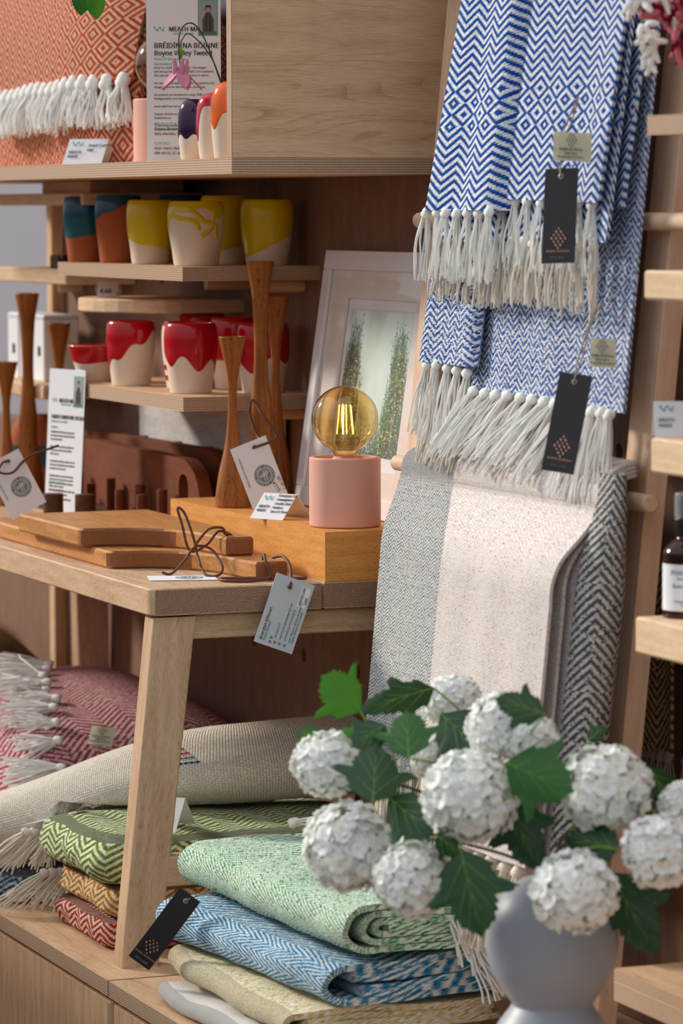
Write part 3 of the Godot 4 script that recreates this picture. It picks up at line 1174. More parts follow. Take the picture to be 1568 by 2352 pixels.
# a cloth laid over a rung: up the back, round the rung at `round_`, then down the front held off by `off`
func over_rung(g: Geo, y_rung: float, y_hem: float, y_back: float, round_: float, off: float, zl: Vector2, zr: Vector2, waves: Array, thick := 0.004, settle := 0.09) -> void:
	var xr := ladder_x(y_rung)
	var path := []
	path.append(Vector2(ladder_x(y_back) + round_ * 1.05, y_back))
	path.append(Vector2(xr + round_, y_rung - 0.01))
	for s in 9:
		var a := PI * s / 8.0
		path.append(Vector2(xr + cos(a) * round_, y_rung + sin(a) * round_))
	var y := y_rung - 0.012
	while y > y_hem + 0.012:
		var k := smoothstep(0.0, 1.0, minf(1.0, (y_rung - y) / settle))
		path.append(Vector2(ladder_x(y) + lerpf(-round_, off, k), y))
		y -= 0.025
	path.append(Vector2(ladder_x(y_hem) + off, y_hem))
	var pts := smooth_flat(path, 3)
	var m := pts.size()
	var f := func(u: float, v: float) -> Vector3:
		var q: Vector2 = pts[mini(int(round(v * (m - 1))), m - 1)]
		var down := clampf((y_rung - q.y) / (y_rung - y_hem), 0.0, 1.0) if q.x < xr else 0.0
		var set_ := smoothstep(0.0, 1.0, clampf((y_rung - q.y) / settle, 0.0, 1.0)) if q.x < xr else 0.0
		var z := lerpf(lerpf(zl.x, zl.y, set_), lerpf(zr.x, zr.y, set_), u)
		var behind := clampf((q.x - ladder_x(q.y)) / 0.01, 0.0, 1.0)
		z -= 0.09 * u * behind
		var x := q.x
		for w in waves:
			x += w[0] * sin(u * w[1] + w[2] + down * w[3]) * minf(1.0, down * 4.0)
		return Vector3(x, q.y, z)
	var long := 0.0
	for k in m - 1:
		long += pts[k].distance_to(pts[k + 1])
	g.sheet(f, 36, m - 1, thick, absf(zr.y - zl.y), long, true)


func emblem(parent: Node, at: Vector3, s: float, mat: Material) -> void:
	# a lozenge of four by four small woven blocks
	var g := Geo.new()
	for a in 4:
		for b in 4:
			var c := at + Vector3((a - b) * 0.15 * s, (a + b - 3.0) * 0.2 * s, 0.0003)
			var w := 0.062 * s if (a + b) % 2 else 0.05 * s
			var up := 0.15 * s if (a + b) % 2 else 0.13 * s
			g.face([c + Vector3(-w, -up * 0.2, 0), c + Vector3(w, -up * 0.6, 0), c + Vector3(w, up * 0.2, 0), c + Vector3(-w, up * 0.6, 0)], [Vector2.ZERO, Vector2.RIGHT, Vector2.ONE, Vector2.DOWN], Vector3(0, 0, 1))
	add("emblem", g, mat, parent)


# the dark swing tag of the weaver with its copper emblem, hung by twine; xf: middle of its top edge
func swing_tag(label: String, xf: Transform3D, loop: Array, w := 0.04, h := 0.106, bend := 0.0) -> void:
	var t := thing("swing_tag", label, "tag")
	t.transform = xf
	var g := Geo.new()
	var f := func(u: float, v: float) -> Vector3:
		return Vector3((u - 0.5) * w, -v * h, bend * v * v)
	g.sheet(f, 2, 12, 0.0007, w, h)
	for k in g.n.size():
		pass
	add("card", g, M.tag_black, t)
	var e := Node3D.new()
	e.name = "print"
	t.add_child(e)
	e.position = Vector3(0, -h * 0.74, bend * 0.55 + 0.0009)
	emblem(e, Vector3.ZERO, 0.018, M.copper)
	lettering(e, "Bréidín na Bóinne", 0.0026, Vector3(0, -0.012, 0), M.copper, "Droid Sans", false, HORIZONTAL_ALIGNMENT_CENTER)
	lettering(e, "RÁTH CAIRN", 0.0018, Vector3(0, -0.0195, 0), M.ink_grey, "Droid Sans", false, HORIZONTAL_ALIGNMENT_CENTER)
	g = Geo.new()
	var ring := PackedVector3Array()
	for k in 13:
		ring.append(Vector3(0.0026 * cos(TAU * k / 12.0), -0.009 + 0.0026 * sin(TAU * k / 12.0), 0.001))
	g.tube(ring, PackedFloat32Array([0.0006]), 5, false)
	add("eyelet", g, M.steel, t)
	var inv := xf.affine_inverse()
	for strand in 2:
		var pts := []
		for p in loop:
			pts.append(inv * (p + Vector3(rng.randf_range(-0.001, 0.001), rng.randf_range(-0.002, 0.002), (strand - 0.5) * 0.005)))
		pts.append(Vector3(0, -0.007, 0.0022))
		pts.append(Vector3(0, -0.0095, 0.001))
		var c := Geo.new()
		c.tube(smooth_path(pts, 6), PackedFloat32Array([0.0009]), 5)
		add("twine", c, M.twine, t)


func woven_label(t: Node3D, xf: Transform3D, w := 0.04, h := 0.031) -> void:
	var o := Node3D.new()
	o.name = "woven_label"
	t.add_child(o)
	o.transform = t.transform.affine_inverse() * xf
	var g := Geo.new()
	var f := func(u: float, v: float) -> Vector3:
		return Vector3((u - 0.5) * w, (0.5 - v) * h, 0.0012 * sin(u * 5.0) + 0.001 * sin(v * 4.0 + 1.0))
	g.sheet(f, 8, 6, 0.0006, w, h)
	add("patch", g, M.label_cloth, o)
	emblem(o, Vector3(0, h * 0.24, 0.0022), h * 0.42, M.ink)
	lettering(o, "Bréidín na Bóinne", h * 0.085, Vector3(0, -h * 0.02, 0.0022), M.ink, "Droid Sans", false, HORIZONTAL_ALIGNMENT_CENTER)
	lettering(o, "Ráth Cairn\nHandwoven in Ireland", h * 0.06, Vector3(0, -h * 0.17, 0.0022), M.ink, "Droid Sans", false, HORIZONTAL_ALIGNMENT_CENTER)


func throws_on_ladder() -> void:
	# the uppermost throw: royal blue lozenges
	var t := thing("woven_throw", "royal blue and white lozenge throw, topmost on the ladder", "throw", Vector3(1.77, 1.36, -3.87), 0.0, "throws hung on the ladder")
	var g := Geo.new()
	hung(g, 1.685, 1.332, Vector2(-4.05, -4.09), Vector2(-3.6, -3.62), Vector2(-0.05, -0.05), [[0.003, 14.0, 0.0, 1.0]])
	put("under_layer", g, M.cloth_lozenge_blue, t)
	fringe(t, Vector3(1.756, 1.333, -4.09), Vector3(1.755, 1.327, -3.634), 15, Vector3(-0.006, -0.072, -0.012), Vector3(-0.004, -0.072, 0.003), 13, 0.0011, M.yarn_cream)
	g = Geo.new()
	hung(g, 1.69, 1.381, Vector2(-3.905, -3.92), Vector2(-3.595, -3.625), Vector2(-0.056, -0.058), [[0.005, 7.0, 2.6, 0.6], [0.002, 17.0, 0.0, 2.0]], 0.004, 0.03, 0.002, -0.006)
	put("side_fold", g, M.cloth_lozenge_blue, t)
	g = Geo.new()
	hung(g, 1.69, 1.367, Vector2(-4.015, -4.082), Vector2(-3.835, -3.85), Vector2(-0.076, -0.08), [[0.006, 4.2, -0.6, 0.5], [0.0025, 13.0, 1.0, 1.0]], 0.004, 0.03, 0.03)
	put("front_fold", g, M.cloth_lozenge_blue, t)
	fringe(t, Vector3(1.734, 1.364, -4.077), Vector3(1.73, 1.366, -3.857), 7, Vector3(-0.004, -0.074, -0.014), Vector3(0.0, -0.078, -0.006), 15, 0.0011, M.yarn_white)
	fringe(t, Vector3(1.755, 1.381, -3.9), Vector3(1.755, 1.374, -3.635), 8, Vector3(-0.006, -0.076, -0.01), Vector3(-0.004, -0.08, 0.002), 15, 0.0011, M.yarn_white)
	# bars of the second layer seen edge on beside it
	g = Geo.new()
	hung(g, 1.69, 1.37, Vector2(-3.75, -3.75), Vector2(-3.585, -3.612), Vector2(-0.036, -0.034), [[0.002, 9.0, 1.0, 0.6]], 0.004)
	put("middle_layer", g, M.cloth_lozenge_blue, t)
	var tag_x := frame(Vector3(1.724, 1.413, -3.663), Vector3(0.62, 0.03, 0.78), Vector3(0.19, 0.98, 0.0))
	woven_label(t, frame(Vector3(1.73, 1.436, -3.65), Vector3(0.62, -0.06, 0.78), Vector3(0.05, 1, 0.05)), 0.045, 0.031)
	swing_tag("black swing tag catching a bronze glint on the topmost blue throw", tag_x, [Vector3(1.735, 1.49, -3.645), Vector3(1.73, 1.462, -3.657), Vector3(1.726, 1.44, -3.673), Vector3(1.724, 1.422, -3.67)], 0.04, 0.104)
	# the second throw: paler blue with stray flecks
	t = thing("woven_throw", "pale blue flecked herringbone throw beneath the royal blue one", "throw", Vector3(1.77, 1.15, -3.87), 0.0, "throws hung on the ladder")
	g = Geo.new()
	hung(g, 1.68, 1.158, Vector2(-4.08, -4.005), Vector2(-3.605, -3.594), Vector2(-0.019, -0.021), [[0.002, 9.0, 0.0, 1.0], [0.0015, 21.0, 0.0, 0.0]], 0.004, 0.0, 0.0, -0.01)
	put("cloth", g, M.cloth_fleck_blue, t)
	g = Geo.new()
	hung(g, 1.68, 1.184, Vector2(-4.1, -4.142), Vector2(-3.96, -3.972), Vector2(-0.028, -0.036), [[0.004, 5.0, -0.6, 0.5]], 0.004, 0.006, 0.01)
	put("front_fold", g, M.cloth_fleck_blue, t)
	fringe(t, Vector3(1.76, 1.183, -4.136), Vector3(1.758, 1.176, -3.98), 5, Vector3(-0.012, -0.088, -0.012), Vector3(-0.012, -0.098, -0.012), 14, 0.00115, M.yarn_white)
	fringe(t, Vector3(1.768, 1.15, -4.12), Vector3(1.766, 1.15, -3.99), 5, Vector3(-0.02, -0.082, -0.01), Vector3(-0.02, -0.084, -0.02), 10, 0.0011, M.yarn_cream)
	fringe(t, Vector3(1.757, 1.156, -3.99), Vector3(1.757, 1.15, -3.7), 9, Vector3(-0.034, -0.072, -0.05), Vector3(-0.03, -0.08, -0.075), 16, 0.00115, M.yarn_white, 0.9)
	fringe(t, Vector3(1.757, 1.15, -3.685), Vector3(1.757, 1.145, -3.6), 4, Vector3(-0.03, -0.088, -0.03), Vector3(-0.008, -0.095, 0.004), 16, 0.00115, M.yarn_white, 0.8)
	woven_label(t, frame(Vector3(1.733, 1.215, -3.578), Vector3(0.62, -0.03, 0.78), Vector3(0.02, 1, 0.05)), 0.03, 0.031)
	swing_tag("black swing tag hanging over the white fringe of the pale blue throw", frame(Vector3(1.712, 1.192, -3.6), Vector3(0.72, -0.13, 0.69), Vector3(0.3, 0.95, 0.0)), [Vector3(1.745, 1.268, -3.61), Vector3(1.736, 1.24, -3.616), Vector3(1.726, 1.22, -3.612), Vector3(1.718, 1.204, -3.606)], 0.037, 0.108)
	# on the rung below: grey, charcoal and blush
	t = thing("woven_throw", "light grey herringbone throw hanging beside the blush flecked one", "throw", Vector3(1.75, 0.7, -4.0), 0.0, "throws hung on the ladder")
	g = Geo.new()
	over_rung(g, 1.053, 0.69, 0.8, 0.0145, -0.024, Vector2(-4.2, -4.205), Vector2(-3.75, -3.8), [[0.004, 8.0, 0.3, 0.6]])
	put("cloth", g, M.cloth_grey, t)
	g = Geo.new()
	over_rung(g, 1.053, 0.72, 0.82, 0.0205, -0.036, Vector2(-4.19, -4.2), Vector2(-3.94, -3.86), [[0.003, 4.0, 0.3, 0.4], [0.002, 11.0, 0.0, 0.5]])
	put("front_fold", g, M.cloth_grey, t)
	fringe(t, Vector3(1.722, 0.7, -4.16), Vector3(1.722, 0.695, -3.95), 6, Vector3(-0.01, -0.09, 0.0), Vector3(-0.01, -0.09, 0.0), 14, 0.0012, M.yarn_cream)
	t = thing("woven_throw", "charcoal herringbone throw showing its fold beside the ladder rail", "throw", Vector3(1.75, 0.62, -3.62), 0.0, "throws hung on the ladder")
	g = Geo.new()
	var fold := func(u: float, v: float) -> Vector3:
		var y := lerpf(1.085, 0.62, v)
		var a := PI * u
		var wide := 0.018 * smoothstep(-0.05, 0.3, v)
		var mid := ladder_x(minf(y, 1.053)) - 0.037 + 0.004 * (1.0 - smoothstep(0.0, 0.2, v))
		return Vector3(mid - cos(a) * (wide + 0.006), y, -3.59 + 0.03 * sin(a) + 0.003 * sin(v * 7.0))
	g.sheet(fold, 20, 40, 0.004, 0.11, 0.46, true)
	put("cloth", g, M.cloth_charcoal, t)
	t = thing("woven_throw", "blush white throw with bright coloured flecks behind the flowers", "throw", Vector3(1.7, 0.65, -3.75), 0.0, "throws hung on the ladder")
	var offs := [-0.05, -0.059, -0.072, -0.092]
	for k in 4:
		g = Geo.new()
		var zr_top := -3.588
		over_rung(g, 1.053, [0.6, 0.62, 0.64, 0.66][k], 0.85, 0.0265 + 0.0045 * k, offs[k], Vector2(-3.985, [-3.85, -3.85, -3.86, -3.888][k]), Vector2(zr_top, [-3.6, -3.598, -3.6, -3.59][k]), [[0.002, 6.0, 0.8, 0.5], [0.0012, 19.0, 1.3, 0.9]], 0.0038, 0.085)
		put("layer", g, M.cloth_blush, t)
	fringe(t, Vector3(1.652, 0.655, -3.88), Vector3(1.652, 0.652, -3.6), 8, Vector3(-0.012, -0.1, -0.02), Vector3(-0.012, -0.1, 0.0), 15, 0.0013, M.yarn_cream)


# ---- soft things under the bench ----


# a cushion: a square pad that bulges; size: half extents; cloth wraps on in metres
func pad(g: Geo, c: Vector3, half: Vector3, turn: float, tilt: Vector3, power := 2.6, dent := 0.0) -> void:
	var b := Basis.from_euler(tilt) * Basis(Vector3.UP, turn)
	for side in 2:
		var p := PackedVector3Array()
		var uv := PackedVector2Array()
		var m := 36
		for j in m + 1:
			for i in m + 1:
				var a := 2.0 * i / m - 1.0
				var e := 2.0 * j / m - 1.0
				# points crowd towards the seam
				a = sin(a * PI * 0.5)
				e = sin(e * PI * 0.5)
				var h := pow(maxf(0.0, 1.0 - pow(absf(a), power)), 0.5) * pow(maxf(0.0, 1.0 - pow(absf(e), power)), 0.5)
				var pull := 1.0 - 0.06 * (1.0 - absf(a)) * absf(e) - 0.06 * (1.0 - absf(e)) * absf(a)
				h -= dent * exp(-6.0 * (a * a + e * e)) + 0.02 * sin(a * 7.0 + e * 3.0) * (1.0 - absf(a))
				p.append(c + b * Vector3(a * half.x * pull, (h if side == 0 else -h * 0.8) * half.y, e * half.z * pull))
				uv.append(Vector2(a * half.x, e * half.z))
		g.grid(p, m + 1, m + 1, uv, false, side == 0)


func throws_under_bench() -> void:
	# cushions at the back
	var t := thing("cushion", "dark moss brown cushion at the far end under the bench", "cushion", Vector3(1.7, 0.425, -5.95))
	var g := Geo.new()
	pad(g, Vector3(1.68, 0.565, -6.05), Vector3(0.135, 0.12, 0.31), 0.0, Vector3(0.0, 0.0, 0.12), 3.0)
	put("pad", g, M.cloth_moss, t)
	t = thing("cushion", "folded terracotta coloured cushion at the edge beyond the moss brown one", "cushion", Vector3(1.72, 0.64, -6.3))
	g = Geo.new()
	pad(g, Vector3(1.75, 0.555, -6.55), Vector3(0.13, 0.14, 0.2), 0.0, Vector3(0.0, 0.0, 0.1), 3.0)
	put("pad", g, M.yarn_rust, t)
	t = thing("cushion", "rose red herringbone cushion with a cream tasselled flap", "cushion", Vector3(1.69, 0.425, -5.32))
	g = Geo.new()
	pad(g, Vector3(1.675, 0.535, -5.32), Vector3(0.215, 0.115, 0.375), 0.0, Vector3(0.02, 0.0, 0.18), 3.2)
	put("pad", g, M.cloth_rose, t)
	# the flap's edge runs over the pad from the back to the front
	var edge := []
	for k in 13:
		var f := k / 12.0
		edge.append(Vector3(lerpf(1.745, 1.56, f), 0.0, lerpf(-5.66, -4.985, f)))
	for k in 13:
		var p: Vector3 = edge[k] + Vector3(rng.randf_range(-0.006, 0.006), 0, rng.randf_range(-0.008, 0.008))
		p.y = cushion_top(p.x, p.z) + 0.004
		p.y += 0.006
		var e := p + Vector3(-0.058 + rng.randf_range(-0.016, 0.016), 0, -0.036 + rng.randf_range(-0.03, 0.03))
		e.y = cushion_top(e.x, e.z) + 0.01
		tassel("tassel", p, e - p, Vector3(-0.4, 0, 0.8), 34, 0.0013, M.yarn_white, t, 4.0)
	var lab := Vector3(1.64, cushion_top(1.64, -5.03) + 0.004, -5.03)
	woven_label(t, frame(lab, Vector3(0.75, -0.05, 0.55), Vector3(0.3, 0.75, -0.55)), 0.036, 0.03)
	# the long cream throw, rolled flat and laid across the stack to the wall
	t = thing("woven_throw", "cream basket weave throw rolled up and laid across the stack", "throw", Vector3(1.62, 0.53, -4.75), 0.0, "folded throws under the bench")
	var spine := smooth_path([Vector3(1.4, 0.488, -4.95), Vector3(1.45, 0.506, -4.905), Vector3(1.51, 0.55, -4.8), Vector3(1.58, 0.592, -4.72), Vector3(1.65, 0.618, -4.66), Vector3(1.73, 0.628, -4.625), Vector3(1.86, 0.634, -4.61)], 7)
	g = Geo.new()
	var pp := PackedVector3Array()
	var uv := PackedVector2Array()
	var run := 0.0
	var m := spine.size()
	for j in m:
		if j:
			run += spine[j].distance_to(spine[j - 1])
		var d := (spine[mini(j + 1, m - 1)] - spine[maxi(j - 1, 0)]).normalized()
		var sd := d.cross(Vector3.UP).normalized()
		var up := sd.cross(d)
		for i in 41:
			var a := TAU * i / 40.0
			var rr := 1.0 + 0.05 * sin(3.0 * a + run * 6.0) + 0.03 * sin(5.0 * a - run * 11.0)
			var tall := lerpf(0.058, 0.05, clampf(run / 0.5, 0.0, 1.0))
			pp.append(spine[j] + sd * (signf(cos(a)) * pow(absf(cos(a)), 0.8) * 0.085 * rr) + up * (signf(sin(a)) * pow(absf(sin(a)), 0.85) * tall * rr))
			var last := pp.size() - 1
			if pp[last].x > 1.43 and pp[last].z > -4.715:
				pp[last].y = maxf(pp[last].y, 0.578)
			elif pp[last].x > 1.395:
				pp[last].y = maxf(pp[last].y, 0.468)
			uv.append(Vector2(run, a * 0.066))
	g.grid(pp, 41, m, uv, true)
	for e in 2:
		var cap := PackedVector3Array()
		var cuv := PackedVector2Array()
		var row := 0 if e == 0 else m - 1
		for ring in 4:
			for i in 41:
				cap.append(pp[row * 41 + i].lerp(spine[row], ring / 3.0))
				cuv.append(Vector2(ring * 0.015, i * 0.008))
		g.grid(cap, 41, 4, cuv, true, e == 1)
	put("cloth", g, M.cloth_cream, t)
	# short rows of coloured stitches, each stitch a dash of yarn
	var tones := ["glaze_red", "ink_blue", "glaze_olive", "glaze_crimson", "glaze_crimson", "ink_grey", "ink_blue"]
	for row in 7:
		g = Geo.new()
		for k in row + 2:
			var a := 1.4 - 0.16 * row
			var jf := 26.2 + k * 0.5
			var j := int(jf)
			var p := pp[j * 41 + int(a / TAU * 40.0)].lerp(pp[(j + 1) * 41 + int(a / TAU * 40.0)], jf - j)
			var d := (spine[j + 1] - spine[j]).normalized()
			g.tube(PackedVector3Array([p - d * 0.0035, p, p + d * 0.0035]), PackedFloat32Array([0.0008, 0.0022, 0.0008]), 6)
		put("stitch_row", g, M[tones[row]], t)
	for k in 16:
		var i := int(40.0 * (0.5 + 0.5 * k / 15.0)) % 41
		var p := pp[2 * 41 + i]
		g = Geo.new()
		for q in 2:
			g.tube(PackedVector3Array([p, p + Vector3(-0.008, -0.014 - 0.004 * q, -0.006 + 0.006 * q)]), PackedFloat32Array([0.0009, 0.0006]), 5)
		put("tassel", g, M.yarn_cream, t)
	# the stack it lies on
	folded("olive green and white chevron throw beneath the cream roll", Vector3(1.648, 0.508, -4.555), Vector3(0.43, 0.062, 0.29), 1, M.cloth_olive_chevron, 51, 0.006)
	folded("mustard and white chevron throw below the olive one", Vector3(1.655, 0.4655, -4.55), Vector3(0.405, 0.041, 0.265), 1, M.cloth_mustard, 52, 0.0)
	folded("brick red and white chevron throw at the bottom of the stack", Vector3(1.648, 0.4255, -4.55), Vector3(0.4, 0.039, 0.265), 1, M.cloth_brick, 53, 0.0)
	t = thing("woven_throw", "navy and white throw beneath the end of the cream roll", "throw", Vector3(1.6, 0.425, -4.92), 0.0, "folded throws under the bench")
	g = Geo.new()
	slab(g, Vector3(1.6, 0.425, -4.93), Vector3(0.36, 0.04, 0.3), 1, 54, 0.004)
	put("cloth", g, M.cloth_navy, t)


func cushion_top(x: float, z: float) -> float:
	# the rose cushion's upper side at that place (see the pad above)
	var b := Basis.from_euler(Vector3(0.02, 0.0, 0.18))
	var q := b.inverse() * (Vector3(x, 0.6, z) - Vector3(1.675, 0.535, -5.32))
	var a := clampf(q.x / 0.215, -1.0, 1.0)
	var e := clampf(q.z / 0.375, -1.0, 1.0)
	var h := sqrt(maxf(0.0, 1.0 - pow(absf(a), 3.2))) * sqrt(maxf(0.0, 1.0 - pow(absf(e), 3.2)))
	return (Vector3(1.675, 0.535, -5.32) + b * Vector3(q.x, h * 0.115, q.z)).y


# a folded cloth lying flat: rounded on all sides, a groove between its layers, uneven by `wob`
func slab(g: Geo, c: Vector3, s: Vector3, layers: int, seed_: int, wob: float, droop := 0.0) -> void:
	var nz := FastNoiseLite.new()
	nz.seed = seed_
	nz.frequency = 9.0
	var per := 96
	var rows := 10 * layers
	var p := PackedVector3Array()
	var uv := PackedVector2Array()
	for j in rows + 8:
		var f := minf(float(j) / rows, 1.0)
		var cap := clampf((j - rows) / 7.0, 0.0, 1.0) if j >= rows else 0.0
		var lay := f * layers - floorf(minf(f * layers, layers - 0.001))
		var inn := s.y / layers * 0.5 * (1.0 - sqrt(maxf(0.0, 1.0 - pow(2.0 * lay - 1.0, 2.0))))
		for i in per + 1:
			var a := TAU * i / per
			var d := Vector2(cos(a), sin(a))
			# a square with round corners
			var k := pow(pow(absf(d.x), 9.0) + pow(absf(d.y), 9.0), -1.0 / 9.0)
			var e := Vector2(d.x * k * (s.x * 0.5 - inn), d.y * k * (s.z * 0.5 - inn)) * (1.0 - cap)
			var w := nz.get_noise_3d(e.x, f * 0.05, e.y)
			var y := f * s.y + wob * w * f + wob * 0.7 * cap
			if droop > 0.0 and f < 0.6:
				y -= droop * (1.0 - f / 0.6) * clampf(0.55 + 1.2 * nz.get_noise_2d(e.x * 0.6, e.y * 0.6 + 5.0), 0.0, 1.0)
			var bulge := nz.get_noise_3d(e.x * 0.9 + 3.0, f * 0.12, e.y * 0.9)
			var q := Vector3(e.x * (1.0 + 0.05 * bulge), y, e.y * (1.0 + 0.06 * bulge))
			p.append(c + q)
			if j < rows:
				uv.append(Vector2(a * k * 0.16 if absf(d.x) < absf(d.y) else a * k * 0.16, f * s.y * 1.4))
			else:
				uv.append(Vector2(e.x, e.y))
	var seam := rows * (per + 1)
	var side_uv := uv.slice(0, seam)
	var run := 0.0
	# unroll the sides in metres
	for i in per + 1:
		if i:
			run += p[i].distance_to(p[i - 1])
		for j in rows:
			side_uv[j * (per + 1) + i] = Vector2(run, j * s.y * 1.5 / rows)
	g.grid(p.slice(0, seam), per + 1, rows, side_uv, true)
	g.grid(p.slice(seam - per - 1), per + 1, 9, uv.slice(seam - per - 1), true)


func folded(label: String, base: Vector3, size: Vector3, layers: int, mat: Material, seed_: int, wob: float, droop := 0.0) -> void:
	var t := thing("woven_throw", label, "throw", base, 0.0, "folded throws under the bench")
	var g := Geo.new()
	slab(g, Vector3.ZERO, size, layers, seed_, wob, droop)
	add("cloth", g, mat, t)
	# loose yarn ends at the corner that hangs towards the front
	if seed_ < 53:
		for k in 5:
			tassel("tassel", base + Vector3(-size.x * 0.5 + 0.012 * k - 0.006, size.y * 0.5, -size.z * 0.5 - 0.004), Vector3(-0.05 + 0.008 * k, -0.047, -0.035 + 0.006 * k), Vector3(1, 0, 0), 14, 0.0011, M.yarn_cream, t, 1.0)


# ---- the stack on the near cabinet ----


# nested folds of one cloth, drawn as strips in x and y and run along z: each fold is [y of its lower leaf, y of its upper leaf, x of its round edge, x where it ends]
func nested(g: Geo, folds: Array, z0: float, z1: float, thick: float, sway: float, seed_: int) -> void:
	var nz := FastNoiseLite.new()
	nz.seed = seed_
	nz.frequency = 3.0
	for f in folds:
		var lo: float = f[0]
		var hi: float = f[1]
		var xl: float = f[2]
		var xr: float = f[3]
		var r := (hi - lo) * 0.5
		var path := PackedVector2Array()
		for k in 10:
			path.append(Vector2(lerpf(xr, xl + r, k / 10.0), lo))
		for k in 17:
			var a := -PI * 0.5 - PI * k / 16.0
			path.append(Vector2(xl + r + cos(a) * r * 1.15, lo + r + sin(a) * r))
		for k in range(1, 11):
			path.append(Vector2(lerpf(xl + r, xr, k / 10.0), hi))
		var m := path.size()
		var run := PackedFloat32Array([0.0])
		for k in range(1, m):
			run.append(run[k - 1] + path[k].distance_to(path[k - 1]))
		var fn := func(u: float, v: float) -> Vector3:
			var q: Vector2 = path[int(round(u * (m - 1)))]
			var z := lerpf(z0, z1, v)
			var w := nz.get_noise_2d(q.x * 1.2, z * 1.4)
			var lift := 0.5 + 0.5 * clampf((q.y - lo) / maxf(hi - lo, 0.001), 0.0, 1.0)
			var sag := 0.012 * smoothstep(0.75, 1.0, v) * (q.x - xr) / 0.2
			return Vector3(q.x + sway * (v - 0.5) + 0.012 * nz.get_noise_1d(z * 1.3 + seed_), q.y + (0.009 * w + sag * 0.3) * lift, z + 0.008 * nz.get_noise_2d(q.x * 3.0, q.y * 9.0) * (1.0 if v > 0.5 else -1.0))
		g.sheet(fn, m - 1, 40, thick, run[m - 1], absf(z1 - z0), false)


func throw_stack() -> void:
	var spec := [
		["woven_throw", "soft plain white throw at the bottom of the near stack", "cloth_white", [[0.427, 0.4475, 1.416, 1.68]], 0.0, -4.14, -3.78, 0.0075],
		["woven_throw", "straw yellow flecked throw second from the bottom of the near stack", "cloth_straw", [[0.4535, 0.481, 1.437, 1.7], [0.459, 0.473, 1.46, 1.69]], 0.0, -4.165, -3.775, 0.007],
		["woven_throw", "sky blue and white chevron throw beneath the mint green one", "cloth_sky", [[0.489, 0.538, 1.462, 1.7], [0.4975, 0.513, 1.5, 1.7], [0.514, 0.5295, 1.49, 1.69]], 0.04, -4.2, -3.765, 0.0078],
		["woven_throw", "mint green twill throw on top of the near stack", "cloth_mint", [[0.546, 0.602, 1.488, 1.7], [0.5545, 0.593, 1.508, 1.7], [0.563, 0.5845, 1.522, 1.69], [0.5705, 0.577, 1.535, 1.69]], 0.03, -4.225, -3.75, 0.0072],
	]
	for k in 4:
		var s: Array = spec[k]
		var t := thing(s[0], s[1], "throw", Vector3(1.57, s[3][0][0], -3.97), 0.0, "throws folded in the near stack")
		var g := Geo.new()
		nested(g, s[3], s[5], s[6], s[7], s[4], 61 + k)
		put("cloth", g, M[s[2]], t)
		if k == 3:
			fringe(t, Vector3(1.625, 0.606, -3.77), Vector3(1.685, 0.6, -3.75), 5, Vector3(0.022, -0.07, 0.03), Vector3(0.02, -0.085, 0.02), 18, 0.0015, M.yarn_white, 1.0)
			fringe(t, Vector3(1.645, 0.553, -3.742), Vector3(1.685, 0.551, -3.74), 3, Vector3(0.02, -0.055, 0.03), Vector3(0.03, -0.055, 0.01), 18, 0.0014, M.yarn_white, 1.2)
			for q in 3:
				tassel("tassel", Vector3(1.612 + 0.012 * q, 0.62, -4.19 + 0.03 * q), Vector3(0.05, 0.002, 0.05), Vector3(0.5, 0, -0.5), 12, 0.0013, M.yarn_cream, t, 0.6)
	swing_tag("black swing tag curling off the sky blue throw over the cabinet edge", frame(Vector3(1.445, 0.558, -4.1), TO_RIGHT * 0.75 + Vector3(0, -0.55, 0), TO_RIGHT * 0.68 + Vector3(0, 0.7, 0)), [Vector3(1.505, 0.556, -4.13), Vector3(1.49, 0.56, -4.12), Vector3(1.475, 0.558, -4.11)], 0.03, 0.105, -0.012)
	# price cards tucked between them
	tent_card(frame(Vector3(1.52, 0.6175, -3.905), Vector3(0.72, -0.1, 0.69), Vector3(0.0, 1.0, 0.0)), 0.042, 0.024, "white tent card lying on the mint green throw", [["MADE", 0.006, 0.01, 0.026, "ink"]], true)
	tent_card(frame(Vector3(1.503, 0.5745, -4.46), Vector3(0.75, 0, 0.65), Vector3.UP), 0.05, 0.04, "white tent card standing on the olive throw behind the bench leg", [["ta", 0.009, 0.03, 0.03, "ink"]], true)


# a card on twine that lies nearly edge on between the cream roll and the olive throw
func flat_tag() -> void:
	var xf := frame(Vector3(1.425, 0.546, -4.72), Vector3(0.35, 0.22, 0.75), Vector3(0.8, 0.05, -0.5))
	var t := thing("flat_tag", "thin grey card tied with twine lying on the olive throw", "tag")
	t.transform = xf
	var g := Geo.new()
	g.box(Vector3(0.05, 0.017, 0.0), Vector3(0.1, 0.034, 0.0007), 0.0001, 0)
	add("card", g, M.tag_grey, t)
	for k in 3:
		cord("twine", [Vector3(0.094, 0.017, 0.0005), Vector3(0.105, 0.018 + 0.006 * k, 0.006), Vector3(0.122, 0.012 + 0.004 * k, 0.008 - 0.003 * k), Vector3(0.14, 0.02 - 0.006 * k, 0.002)], 0.0009, M.twine, t)


